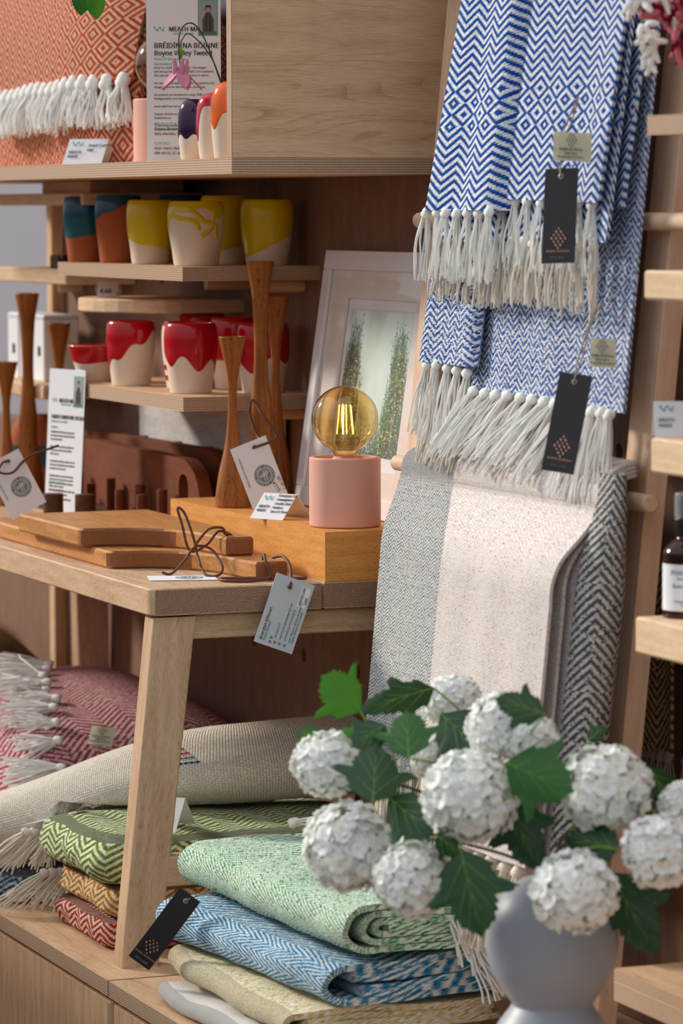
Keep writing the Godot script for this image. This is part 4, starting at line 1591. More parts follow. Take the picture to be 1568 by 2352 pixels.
# a small folded card: xf stands at the left end of its front lower edge, x along it; lines: [words, letter height, x, y on the slope, ink]
func tent_card(xf: Transform3D, w: float, h: float, label: String, lines: Array, logo: bool, deep := 0.0) -> void:
	var t := thing("tent_card", label, "price card", Vector3.ZERO, 0.0, "folded white price cards")
	t.transform = xf
	var d := deep if deep > 0.0 else h * 0.9
	for side in 2:
		var z0 := 0.0 if side == 0 else -2.0 * d
		var g := Geo.new()
		var up := Vector3(0, h, -d - z0)
		var f := func(u: float, v: float) -> Vector3:
			return Vector3(u * w, 0, z0) + up * (1.0 - v)
		g.sheet(f, 1, 4, 0.0005, w, h, side == 1)
		var p := add("front_panel" if side == 0 else "back_panel", g, M.paper, t)
		if side == 0:
			var e := Node3D.new()
			e.name = "print"
			p.add_child(e)
			e.transform = Transform3D(Basis(Vector3.RIGHT, up.normalized(), Vector3(0, d, h).normalized()), Vector3(0, 0, 0) + Vector3(0, d, h).normalized() * 0.0006)
			var slope := up.length()
			for l in lines:
				lettering(e, l[0], l[1], Vector3(l[2], minf(l[3], slope), 0), M[l[4]], "Droid Sans", false, HORIZONTAL_ALIGNMENT_LEFT, 1.15)
			if logo:
				squiggle(e, Vector3(w * 0.1, slope * 0.8, 0.0004), w * 0.34)
				lettering(e, "MEATH\nMADE", w * 0.075, Vector3(w * 0.08, slope * 0.55, 0), M.ink)


# the teal wave that stands before the words on cards and leaflets
func squiggle(parent: Node, at: Vector3, w: float) -> void:
	var pts := []
	for k in 15:
		var f := k / 14.0
		var a := f * TAU * 2.0
		pts.append(at + Vector3(w * (f * 0.86 + 0.05 * sin(a * 2.0)), w * 0.17 * sin(a + 0.6) + (w * 0.04 if f > 0.9 else 0.0), 0.0))
	var g := Geo.new()
	g.tube(smooth_path(pts, 3), PackedFloat32Array([w * 0.035]), 5)
	for k in g.v.size():
		g.v[k].z = at.z + (g.v[k].z - at.z) * 0.2
	add("wave_logo", g, M.ink_teal, parent)


# a round grey maker's stamp: a disc with words set round a crossed emblem
func stamp(parent: Node, at: Vector3, r: float) -> void:
	var o := Node3D.new()
	o.name = "stamp"
	parent.add_child(o)
	o.position = at
	var g := Geo.new()
	var poly := PackedVector2Array()
	for k in 32:
		poly.append(Vector2(cos(TAU * k / 32.0), sin(TAU * k / 32.0)) * r)
	g.prism(poly, 0.0002)
	add("disc", g, M.emblem_grey, o)
	g = Geo.new()
	var ring := PackedVector3Array()
	for k in 33:
		ring.append(Vector3(cos(TAU * k / 32.0) * r * 0.66, sin(TAU * k / 32.0) * r * 0.66, 0.0003))
	g.tube(ring, PackedFloat32Array([r * 0.03]), 4, false)
	for s in [[-0.5, 0.1, 0.5, 0.28], [-0.1, -0.52, -0.02, 0.5], [0.12, -0.5, 0.2, 0.46], [-0.5, -0.06, 0.45, 0.1]]:
		g.tube(PackedVector3Array([Vector3(s[0] * r, s[1] * r, 0.0003), Vector3(s[2] * r, s[3] * r, 0.0003)]), PackedFloat32Array([r * 0.04]), 4)
	for k in g.v.size():
		g.v[k].z = 0.0003 + (g.v[k].z - 0.0003) * 0.15
	add("emblem", g, M.paper, o)
	var words := "FABER FURNITURE DESIGN "
	for k in words.length():
		if words[k] == " ":
			continue
		var a := PI * 0.9 - TAU * k / words.length()
		var l := lettering(o, words[k], r * 0.2, Vector3.ZERO, M.paper, "Droid Sans", false, HORIZONTAL_ALIGNMENT_CENTER, 1.0, "letter")
		l.transform = Transform3D(Basis(Vector3(0, 0, 1), a - PI * 0.5), Vector3(cos(a) * r * 0.96, sin(a) * r * 0.96, 0.0003))


func candlestick(at: Vector3, h: float, label: String, group: String, neck := 1.0) -> void:
	var t := thing("candlestick", label, "candlestick", at, rng.randf() * TAU, group)
	var k := h / 0.233
	var w := 1.0 + 0.04 * (k - 1.0)
	var prof := []
	for p in [[0.0215, 0.0], [0.0243, 0.003], [0.0246, 0.02], [0.0234, 0.09], [0.0195, 0.2], [0.014, 0.3], [0.0096 * neck, 0.4], [0.0071 * neck, 0.52], [0.006 * neck, 0.62], [0.0063 * neck, 0.71], [0.0084 * (0.5 + 0.5 * neck), 0.79], [0.0124, 0.875], [0.0165, 0.95], [0.0188, 0.992], [0.0182, 1.0]]:
		prof.append(Vector2(p[0] * w, p[1] * h))
	var pts := smooth_flat(prof, 4)
	pts.append(Vector2(0.0125 * w, h))
	pts.append(Vector2(0.0118 * w, h - 0.012))
	pts.append(Vector2(0.0001, h - 0.012))
	pts.insert(0, Vector2(0.0001, 0.0))
	var g := Geo.new()
	g.lathe(pts, 36)
	# grain runs up the stick
	for q in g.t.size():
		g.t[q] = Vector2(g.v[q].y + at.x * 3.0, atan2(g.v[q].z, g.v[q].x) * 0.028)
	add("turned_body", g, M.turned_oak, t)


# a lamp: a cast cylinder with a globe bulb in its socket
func globe_lamp(at: Vector3, label: String, lit: bool) -> void:
	var t := thing("table_lamp", label, "lamp", at, 0.0, "globe lamps on pink bases")
	var g := Geo.new()
	g.lathe(PackedVector2Array([Vector2(0.0001, 0), Vector2(0.044, 0), Vector2(0.0455, 0.0012), Vector2(0.046, 0.003), Vector2(0.046, 0.0865), Vector2(0.0455, 0.0885), Vector2(0.044, 0.089), Vector2(0.0405, 0.089), Vector2(0.0395, 0.088), Vector2(0.0395, 0.07), Vector2(0.0001, 0.07)]), 64)
	add("base", g, M.concrete_pink, t)
	g = Geo.new()
	g.lathe(PackedVector2Array([Vector2(0.0001, 0.07), Vector2(0.019, 0.07), Vector2(0.019, 0.086), Vector2(0.0145, 0.088), Vector2(0.0145, 0.09), Vector2(0.0001, 0.09)]), 32)
	add("socket", g, M.concrete_pink, t)
	var cy := 0.1375
	var r := 0.0428
	var prof := [Vector2(0.0135, 0.084), Vector2(0.0138, 0.09), Vector2(0.0155, 0.0945), Vector2(0.0205, 0.0995)]
	for k in 19:
		var a := -PI * 0.5 + PI * (0.2 + 0.8 * k / 18.0)
		prof.append(Vector2(maxf(cos(a) * r, 0.00005), cy + sin(a) * r))
	g = Geo.new()
	var shell := smooth_flat(prof, 3)
	var inner := PackedVector2Array()
	for k in shell.size():
		var q := shell[shell.size() - 1 - k]
		var to := Vector2(0.0, cy) if q.y > 0.1 else Vector2(0.0, q.y)
		inner.append(q + (to - q).normalized() * minf(0.0007, q.distance_to(to)))
	shell.append_array(inner)
	shell.append(shell[0])
	g.lathe(shell, 64)
	add("bulb", g, M.bulb_glass, t)
	g = Geo.new()
	g.lathe(PackedVector2Array([Vector2(0.0001, 0.088), Vector2(0.0075, 0.088), Vector2(0.006, 0.1), Vector2(0.003, 0.11), Vector2(0.0022, 0.14), Vector2(0.0028, 0.152), Vector2(0.0001, 0.154)]), 20)
	add("glass_stem", g, M.clear_glass, t)
	for k in 4:
		var a := PI * 0.5 * k + 0.6
		g = Geo.new()
		var top := Vector3(cos(a) * 0.007, 0.156, sin(a) * 0.007)
		var low := Vector3(cos(a) * 0.0105, 0.118, sin(a) * 0.0105)
		g.tube(PackedVector3Array([low, top]), PackedFloat32Array([0.0009]), 8)
		add("filament", g, M.filament if lit else M.steel, t)
		if lit:
			# the light of this filament: a strip of its own size just outside its face
			var l := AreaLight3D.new()
			l.name = "filament_light"
			l.area_size = Vector2(0.0018, 0.036)
			l.area_normalize_energy = true
			l.light_color = hue(255, 196, 110)
			l.light_energy = 0.0008
			l.area_range = 8.0
			l.area_attenuation = 2.0
			l.shadow_enabled = true
			t.add_child(l, true)
			var mid := (top + low) * 0.5 + Vector3(cos(a), 0, sin(a)) * 0.0012
			l.transform = Transform3D(Basis.looking_at(Vector3(cos(a), 0.09, sin(a)), Vector3.UP), mid)
		g = Geo.new()
		g.tube(PackedVector3Array([Vector3(0, 0.153, 0), top]), PackedFloat32Array([0.0003]), 5)
		g.tube(PackedVector3Array([Vector3(cos(a) * 0.003, 0.112, sin(a) * 0.003), low]), PackedFloat32Array([0.0003]), 5)
		add("wire", g, M.steel, t)
func chopping_board(t: Node3D, poly: PackedVector2Array, y0: float, thick: float) -> void:
	# outline in x and -z of the room
	var g := Geo.new()
	g.prism(poly, thick, 0.003, Transform3D(Basis(Vector3(1, 0, 0), Vector3(0, 0, -1), Vector3(0, 1, 0)), Vector3(0, y0, 0)))
	var face_g := Geo.new()
	var end_g := Geo.new()
	split_end(g, face_g, end_g, Vector3(0, 0, 1), 0.45)
	for q in face_g.t.size():
		var p := face_g.v[q]
		face_g.t[q] = Vector2(p.z, p.x + p.y)
	for q in end_g.t.size():
		var p := end_g.v[q]
		end_g.t[q] = Vector2(p.x + p.z * 0.5, p.y)
	put("board", [face_g, end_g], [M.oak_oiled, M.oak_oiled_end], t)


func on_bench() -> void:
	# the bamboo riser
	var t := thing("bamboo_riser", "bamboo box used as a riser for the lamp and frame", "riser", Vector3(1.797, 0.9002, -4.62))
	var g := Geo.new()
	g.box(Vector3(0.0, 0.0315, 0.0), Vector3(0.18, 0.063, 0.592), 0.0, 2, 1 | 2 | 4 | 8)
	g.box(Vector3(0.0, 0.0315, 0.0), Vector3(0.18, 0.063, 0.592), 0.0, 0, 16 | 32)
	add("shell", g, M.bamboo, t)
	globe_lamp(Vector3(1.764, 0.9634, -4.398), "pink cast lamp with a glowing amber globe bulb on the bamboo riser", true)
	# candlesticks, two sets of three
	candlestick(Vector3(1.737, 0.9634, -4.742), 0.233, "short turned oak candlestick with the white card beside it on the riser", "turned oak candlesticks")
	candlestick(Vector3(1.785, 0.9634, -4.76), 0.335, "tallest turned oak candlestick standing on the bamboo riser", "turned oak candlesticks", 1.5)
	candlestick(Vector3(1.822, 0.9634, -4.8), 0.286, "middle height candlestick half hidden behind the tallest on the riser", "turned oak candlesticks")
	candlestick(Vector3(1.75, 0.9002, -5.738), 0.335, "tall candlestick at the far end of the bench behind the leaflet", "turned oak candlesticks", 1.5)
	candlestick(Vector3(1.81, 0.9002, -5.76), 0.285, "middle height candlestick at the far end of the bench", "turned oak candlesticks")
	candlestick(Vector3(1.69, 0.9002, -5.66), 0.228, "short candlestick at the far end of the bench beside teal pottery", "turned oak candlesticks")
	# the framed print leaning on the wall
	t = thing("picture_frame", "white framed print of meadow flowers leaning behind the lamp", "picture frame", Vector3(1.829, 0.9636, -4.55))
	t.rotation = Vector3.ZERO
	t.transform = frame(Vector3(1.83, 0.9646, -4.755), Vector3(0, 0, 1), Vector3(0.142, 1, 0))
	var W := 0.425
	var H := 0.352
	var bw := 0.026
	for s in [[0.0, 0.0, W, bw], [0.0, H - bw, W, bw], [0.0, bw, bw, H - 2 * bw], [W - bw, bw, bw, H - 2 * bw]]:
		g = Geo.new()
		g.box(Vector3(s[0] + s[2] * 0.5, s[1] + s[3] * 0.5, -0.009), Vector3(s[2], s[3], 0.018), 0.0012, 0 if s[2] > s[3] else 1)
		add("frame_bar", g, M.white_paint, t)
	# the mount has a real opening with a bevel, the print lies behind it
	g = Geo.new()
	var ox := Vector2(0.088, 0.328)
	var oy := Vector2(0.062, 0.288)
	for s in [[bw, bw, W - bw, oy.x], [bw, oy.y, W - bw, H - bw], [bw, oy.x, ox.x, oy.y], [ox.y, oy.x, W - bw, oy.y]]:
		g.box(Vector3((s[0] + s[2]) * 0.5, (s[1] + s[3]) * 0.5, -0.0075), Vector3(s[2] - s[0], s[3] - s[1], 0.0022), 0.0, 0)
	add("mount", g, M.mount_card, t)
	g = Geo.new()
	g.box(Vector3(W * 0.5, H * 0.5, -0.0115), Vector3(W - 2 * bw, H - 2 * bw, 0.004), 0.0, 0)
	var sheet := add("backing_sheet", g, M.paper, t)
	g = Geo.new()
	g.face([Vector3(0.1, 0.08, -0.0092), Vector3(0.318, 0.08, -0.0092), Vector3(0.318, 0.274, -0.0092), Vector3(0.1, 0.274, -0.0092)], [Vector2(0, 1), Vector2(1, 1), Vector2(1, 0), Vector2(0, 0)], Vector3(0, 0, 1))
	add("print", g, M.painting, sheet)
	g = Geo.new()
	g.box(Vector3(W * 0.5, H * 0.5, -0.0045), Vector3(W - 2 * bw, H - 2 * bw, 0.0015), 0.0, 0)
	add("glazing", g, M.clear_glass, t)
	# the maker's card tied to the tall candlestick
	maker_card(frame(Vector3(1.737, 0.966, -4.664), Vector3(0.875, 0.315, 0.0), Vector3(-0.3, 0.92, -0.1)), "white maker's card tied with leather to the tall candlestick",
		[Vector3(1.776, 1.062, -4.676), Vector3(1.762, 1.09, -4.69), Vector3(1.758, 1.11, -4.72), Vector3(1.764, 1.09, -4.745), Vector3(1.77, 1.06, -4.735), Vector3(1.765, 1.055, -4.69)], true)
	maker_card(frame(Vector3(1.515, 0.9295, -5.046), Vector3(0.86, 0.45, 0.16), Vector3(-0.45, 0.86, -0.1)), "white maker's card leaning at the far end of the chopping boards",
		[Vector3(1.5, 1.012, -5.043), Vector3(1.49, 1.0, -5.03), Vector3(1.51, 0.998, -5.03), Vector3(1.54, 1.018, -5.05), Vector3(1.6, 1.03, -5.1)], false)
	tent_card(frame(Vector3(1.692, 0.9636, -4.556), Vector3(0.5, 0, 0.87), Vector3.UP), 0.056, 0.032, "white tent card naming the candle holders beside the lamp", [["European Oak\nUnweighted\nCandle Stick\nHolders\nSet of 3 from", 0.0038, 0.028, 0.043, "ink"]], true, 0.03)
	boards()
	leaflet_low()
	serving_boards()


func maker_card(xf: Transform3D, label: String, loop: Array, written: bool) -> void:
	var w := 0.054
	var h := 0.086
	var t := thing("maker_card", label, "tag", Vector3.ZERO, 0.0, "maker's cards")
	t.transform = xf
	var g := punched_card(w, h, Vector2(w * 0.62, h * 0.9), 0.0026)
	add("card", g, M.paper, t)
	stamp(t, Vector3(w * 0.6, h * 0.42, 0.0001), 0.0147)
	var l := lettering(t, "EXCELLENCE IN EVERY DETAIL", 0.0022, Vector3(w * 0.16, h * 0.82, 0.0001), M.ink_grey)
	l.rotation.z = -PI * 0.5
	if written:
		l = lettering(t, "SET OF 3", 0.004, Vector3(w * 0.96, h * 0.34, 0.0001), M.ink)
		l.rotation.z = -PI * 0.42
		l = lettering(t, "€115", 0.005, Vector3(w * 0.82, h * 0.28, 0.0001), M.ink)
		l.rotation.z = -PI * 0.42
	var pts := []
	var inv := xf.affine_inverse()
	pts.append(Vector3(w * 0.62, h * 0.9, -0.002))
	pts.append(Vector3(w * 0.62, h * 0.89, 0.002))
	for p in loop:
		pts.append(inv * p)
	cord("leather_cord", pts, 0.0018, M.leather, t)


func boards() -> void:
	# the lower board, its handle reaching to the bench's end
	var t := thing("chopping_board", "larger oiled oak chopping board lying directly on the bench", "chopping board", Vector3(1.6, 0.9, -4.85), 0.0, "oiled oak chopping boards")
	var poly := PackedVector2Array([Vector2(1.506, 5.16), Vector2(1.506, 4.61)])
	for p in smooth_flat([Vector2(1.507, 4.598), Vector2(1.514, 4.588), Vector2(1.53, 4.583), Vector2(1.56, 4.575), Vector2(1.59, 4.55), Vector2(1.612, 4.51), Vector2(1.622, 4.46), Vector2(1.626, 4.41), Vector2(1.63, 4.378), Vector2(1.637, 4.37), Vector2(1.668, 4.369), Vector2(1.676, 4.378), Vector2(1.68, 4.42), Vector2(1.684, 4.48), Vector2(1.694, 4.54), Vector2(1.7, 4.57)], 4):
		poly.append(p)
	poly.append(Vector2(1.7, 5.16))
	chopping_board(t, poly, 0.9002, 0.0235)
	cord("leather_cord", [Vector3(1.652, 0.924, -4.4), Vector3(1.648, 0.932, -4.385), Vector3(1.644, 0.925, -4.37), Vector3(1.645, 0.906, -4.357), Vector3(1.62, 0.9025, -4.35), Vector3(1.592, 0.9025, -4.362), Vector3(1.586, 0.903, -4.38), Vector3(1.602, 0.903, -4.386), Vector3(1.625, 0.904, -4.37), Vector3(1.66, 0.9035, -4.352), Vector3(1.69, 0.9035, -4.345)], 0.002, M.leather, tp(t))
	t = thing("chopping_board", "smaller oiled oak chopping board lying on the larger one", "chopping board", Vector3(1.57, 0.9238, -4.78), 0.0, "oiled oak chopping boards")
	poly = PackedVector2Array([Vector2(1.487, 4.925), Vector2(1.49, 4.68)])
	for p in smooth_flat([Vector2(1.491, 4.668), Vector2(1.497, 4.659), Vector2(1.512, 4.655), Vector2(1.55, 4.645), Vector2(1.59, 4.61), Vector2(1.609, 4.57), Vector2(1.617, 4.52), Vector2(1.622, 4.468), Vector2(1.628, 4.459), Vector2(1.655, 4.457), Vector2(1.662, 4.466), Vector2(1.664, 4.53), Vector2(1.668, 4.6), Vector2(1.672, 4.65), Vector2(1.674, 4.68)], 4):
		poly.append(p)
	poly.append(Vector2(1.676, 4.925))
	chopping_board(t, poly, 0.9239, 0.0245)
	var y := 0.951
	cord("leather_cord", [Vector3(1.642, y - 0.003, -4.49), Vector3(1.62, y + 0.004, -4.478), Vector3(1.608, 0.937, -4.49), Vector3(1.585, 0.93, -4.49), Vector3(1.576, 0.965, -4.495), Vector3(1.572, 0.985, -4.5), Vector3(1.58, 0.978, -4.495), Vector3(1.588, 0.948, -4.485), Vector3(1.59, 0.925, -4.475), Vector3(1.588, 0.904, -4.44), Vector3(1.602, 0.903, -4.43), Vector3(1.615, 0.912, -4.45), Vector3(1.61, 0.932, -4.478), Vector3(1.588, 0.936, -4.478), Vector3(1.57, 0.918, -4.472), Vector3(1.552, 0.903, -4.47), Vector3(1.542, 0.905, -4.475)], 0.0018, M.leather, tp(t))
	cord("leather_cord", [Vector3(1.588, 0.938, -4.478), Vector3(1.605, 0.958, -4.475), Vector3(1.622, 0.96, -4.47), Vector3(1.63, 0.951, -4.48), Vector3(1.64, 0.95, -4.49)], 0.0018, M.leather, tp(t))
	# the cards that belong to them
	t = thing("business_card", "grey business card hung by leather over the bench's end", "tag", Vector3.ZERO)
	var xf := frame(Vector3(1.6065, 0.8305, -4.3135), Vector3(0.05, -0.0185, 0.0), Vector3(0.3, 0.9, 0.0))
	t.transform = xf
	var w := 0.0545
	var h := 0.091
	var g := punched_card(w, h, Vector2(w * 0.4, h * 0.87), 0.0028)
	add("card", g, M.tag_grey, t)
	for l in [["Brendan Killoran", 0.0042, 0.08, M.ink], ["Project Manager", 0.0026, 0.19, M.ink_grey], ["087 6654 219", 0.0024, 0.44, M.ink_grey], ["faberfurnituredesign@gmail.com", 0.0024, 0.56, M.ink_grey], ["www.faberfurnituredesign.ie", 0.0024, 0.68, M.ink_grey], ["Unit 1 Block B, Ashbourne Industrial\nEstate, Ashbourne, Co Meath", 0.0024, 0.8, M.ink_grey]]:
		var o := lettering(t, l[0], l[1], Vector3(w * l[2], h * (0.06 if l[2] < 0.3 else 0.14), 0.0001), l[3])
		o.rotation.z = PI * 0.5
	for k in 5:
		g = Geo.new()
		var poly2 := PackedVector2Array()
		for q in 16:
			poly2.append(Vector2(cos(TAU * q / 16.0), sin(TAU * q / 16.0)) * 0.0019)
		g.prism(poly2, 0.0002)
		add("symbol", g, M.ink_grey if k < 2 else M.emblem_grey, t, Transform3D(Basis(), Vector3(w * ([0.38, 0.38, 0.5, 0.62, 0.75][k]), h * ([0.07, 0.13, 0.08, 0.08, 0.08][k]), 0.0001)))
	g = Geo.new()
	g.box(Vector3(w * 0.83, h * 0.79, 0.0003), Vector3(0.012, 0.026, 0.0003), 0.0001, 0)
	var st := add("sticker", g, M.paper, t)
	var o1 := lettering(st, "AMERICAN", 0.0036, Vector3(w * 0.73, h * 0.665, 0.0005), M.ink)
	o1.rotation.z = PI * 0.5
	o1 = lettering(st, "OAK", 0.0036, Vector3(w * 0.85, h * 0.7, 0.0005), M.ink)
	o1.rotation.z = PI * 0.5
	var pts := [Vector3(w * 0.4, h * 0.87, -0.001), Vector3(w * 0.41, h * 0.88, 0.003)]
	for p in [Vector3(1.664, 0.92, -4.335), Vector3(1.664, 0.931, -4.36), Vector3(1.66, 0.9275, -4.385)]:
		pts.append(xf.affine_inverse() * p)
	cord("leather_cord", pts, 0.002, M.leather, t)
	t = thing("maker_card", "white maker's card lying flat on the bench below the boards", "tag", Vector3.ZERO, 0.0, "maker's cards")
	t.transform = frame(Vector3(1.506, 0.9012, -4.418), Vector3(0.96, 0, 0.26), Vector3(0.25, 0, -1))
	g = Geo.new()
	g.box(Vector3(0.043, 0.03, -0.0003), Vector3(0.086, 0.06, 0.0006), 0.0001, 0)
	add("card", g, M.paper, t)
	stamp(t, Vector3(0.052, 0.03, 0.0001), 0.018)


# a card with a punched hole, its lower left corner at the origin
func punched_card(w: float, h: float, c: Vector2, r: float) -> Geo:
	var g := Geo.new()
	for side in 2:
		var x := 0.0 if side == 0 else w
		var poly := PackedVector2Array([Vector2(c.x, h), Vector2(x, h), Vector2(x, 0.0), Vector2(c.x, 0.0)])
		for k in 9:
			var a := -PI * 0.5 + PI * k / 8.0
			poly.append(c + Vector2((-cos(a) if side == 0 else cos(a)) * r, sin(a) * r))
		g.prism(poly, 0.0006, 0.0, Transform3D(Basis(), Vector3(0, 0, -0.0006)))
	return g


# a holder inside a thing for parts that are modelled in the room's own axes
func tp(t: Node3D, called := "tie") -> Node3D:
	var o := Node3D.new()
	o.name = called
	t.add_child(o, true)
	o.transform = t.transform.affine_inverse()
	return o


# a leaflet that stands folded: front panel from xf, the back panel swings away by `open`
func leaflet(label: String, xf: Transform3D, w: float, h: float, open: float, title: Array, body: Array, photo: Material) -> void:
	var t := thing("leaflet", label, "leaflet", Vector3.ZERO, 0.0, "makers' leaflets")
	t.transform = xf
	var g := Geo.new()
	g.box(Vector3(w * 0.5, h * 0.5, -0.0002), Vector3(w, h, 0.0004), 0.0, 0)
	var p := add("front_panel", g, M.paper, t)
	squiggle(p, Vector3(w * 0.1, h * 0.785, 0.0003), w * 0.17)
	lettering(p, "MEATH MADE", w * 0.062, Vector3(w * 0.3, h * 0.805, 0.0001), M.ink, "Droid Sans", true)
	lettering(p, "CREATIVITY IS HERE", w * 0.022, Vector3(w * 0.36, h * 0.765, 0.0001), M.ink_teal)
	g = Geo.new()
	g.box(Vector3(w * 0.83, h * 0.85, 0.0002), Vector3(w * 0.27, h * 0.215, 0.0003), 0.0, 0)
	var mat := add("photo_border", g, M.ink_teal, p)
	mat.name = "photo_border"
	g = Geo.new()
	g.face([Vector3(w * 0.71, h * 0.75, 0.0005), Vector3(w * 0.95, h * 0.75, 0.0005), Vector3(w * 0.95, h * 0.95, 0.0005), Vector3(w * 0.71, h * 0.95, 0.0005)], [Vector2(0, 1), Vector2(1, 1), Vector2(1, 0), Vector2(0, 0)], Vector3(0, 0, 1))
	add("photograph", g, photo, p)
	for l in title:
		lettering(p, l[0], w * l[1], Vector3(w * 0.1, h * l[2], 0.0001), l[3], "Droid Sans", true)
	for l in body:
		lettering(p, l[0], w * l[1], Vector3(w * 0.1, h * l[2], 0.0001), l[3], "Droid Sans", false, HORIZONTAL_ALIGNMENT_LEFT, 1.25)
	g = Geo.new()
	g.box(Vector3(w * 0.5, h * 0.5, -0.0002), Vector3(w, h, 0.0004), 0.0, 0)
	add("back_panel", g, M.paper, t, Transform3D(Basis(Vector3.UP, open), Vector3(w, 0, -0.0004)))


func leaflet_low() -> void:
	var body := "Established in 2014 by a master joiner,\nwe design and make bespoke furniture\nfrom native timber.\n\nEvery piece is made by hand with care\nfor the grain and the way it will live\nwith its owner.\n\nA sustainable workshop: native oak, ash\nand elm are bought from local mills and\nseasoned in our own yard.\n\nTraditional joints and natural oils keep\neach board, stool and bench sound for\nyears, and repairs are always welcome.\n\nVisit the workshop to see work under way\nor to talk about a commission."
	leaflet("white leaflet of the furniture maker standing by the chopping boards", frame(Vector3(1.655, 0.913, -5.348), Vector3(0.26, -0.005, 0.965), Vector3(0.055, 1.0, 0.0)), 0.099, 0.218, PI - 0.42,
		[["FABER FURNITURE DESIGN", 0.058, 0.69, M.ink]], [["Ashbourne, Co. Meath", 0.034, 0.65, M.ink_teal], ["Furniture", 0.034, 0.61, M.ink_teal], [body, 0.029, 0.575, M.ink], ["PRODUCTS & SERVICES", 0.032, 0.225, M.ink_teal], ["Tables, chairs, benches\nBoards and candlesticks", 0.03, 0.2, M.ink], ["CONTACT", 0.032, 0.14, M.ink_teal], ["Unit 1, Ashbourne Industrial Estate\nCo. Meath", 0.03, 0.115, M.ink]], M.portrait_b)


func serving_boards() -> void:
	# the rack: a low base with upright pegs that hold the boards
	var t := thing("peg_rack", "low wooden rack with upright pegs holding serving boards", "rack", Vector3(1.78, 0.9002, -5.3))
	var g := Geo.new()
	g.box(Vector3(0.017, 0.007, 0.0), Vector3(0.16, 0.014, 0.56), 0.002, 2)
	add("base", g, M.walnut, t)
	for x in [-0.054, -0.022, 0.042, 0.086]:
		for z in [-0.2, -0.04, 0.1, 0.2]:
			g = Geo.new()
			var h := 0.055 if x < -0.05 else 0.062 if x < 0.0 else 0.115 if x > 0.05 else 0.05
			g.tube(PackedVector3Array([Vector3(x, 0.012, z), Vector3(x, h - 0.001, z), Vector3(x, h, z)]), PackedFloat32Array([0.0075, 0.0075, 0.0068]), 14)
			add("peg", g, M.cherry, t)
	for k in 2:
		var lab: String = ["cherry serving board with a slot handle standing in the rack", "cherry serving board standing behind the slotted one in the rack"][k]
		var b := thing("serving_board", lab, "serving board", Vector3([1.785, 1.848][k], 0.9145, -5.3), 0.0, "serving boards in the rack")
		var outer := PackedVector2Array([Vector2(-0.38, 0.0), Vector2(-0.38, 0.1)])
		var end: float = [0.315, 0.25][k]
		var tall: float = [0.094, 0.102][k]
		for p in smooth_flat([Vector2(end - 0.1, tall), Vector2(end - 0.06, tall - 0.002), Vector2(end - 0.02, tall - 0.02), Vector2(end, tall - 0.055), Vector2(end, 0.0)], 5):
			outer.append(p)
		g = Geo.new()
		var basis := Basis(Vector3(0, 0, 1), Vector3(0, 1, 0), Vector3(-1, 0, 0))
		if k == 0:
			# the slot is cut out: the board is made of the ring round it and the rest
			var slot := PackedVector2Array()
			for q in 24:
				var a := TAU * q / 24.0
				slot.append(Vector2(end - 0.07 + 0.021 * signf(cos(a)) * pow(absf(cos(a)), 0.8), 0.046 + 0.026 * signf(sin(a)) * pow(absf(sin(a)), 0.7)))
			var left := PackedVector2Array()
			var right := PackedVector2Array()
			var mid := end - 0.07
			for p in outer:
				if p.x <= mid:
					left.append(p)
				else:
					right.append(p)
			left.append(Vector2(mid, tall))
			for q in 13:
				left.append(slot[(6 + q) % 24])
			left.append(Vector2(mid, 0.0))
			var rr := PackedVector2Array([Vector2(mid, tall)])
			rr.append_array(right)
			rr.append(Vector2(mid, 0.0))
			for q in 13:
				rr.append(slot[(18 + q) % 24])
			g.prism(left, 0.02, 0.0, Transform3D(basis, Vector3(0.01, 0, 0)))
			g.prism(rr, 0.02, 0.0, Transform3D(basis, Vector3(0.01, 0, 0)))
		else:
			g.prism(outer, 0.02, 0.001, Transform3D(basis, Vector3(0.01, 0, 0)))
		add("board", g, M.cherry, b)
	# a pale watercolour panel stands at the wall above them
	t = thing("painted_panel", "pale watercolour panel leaning on the wall above the serving boards", "picture", Vector3(1.885, 0.9002, -5.25))
	g = Geo.new()
	g.box(Vector3(0.0, 0.09, 0.0), Vector3(0.012, 0.18, 0.62), 0.001, 2)
	add("canvas", g, M.wash, t)


# ---- pottery ----


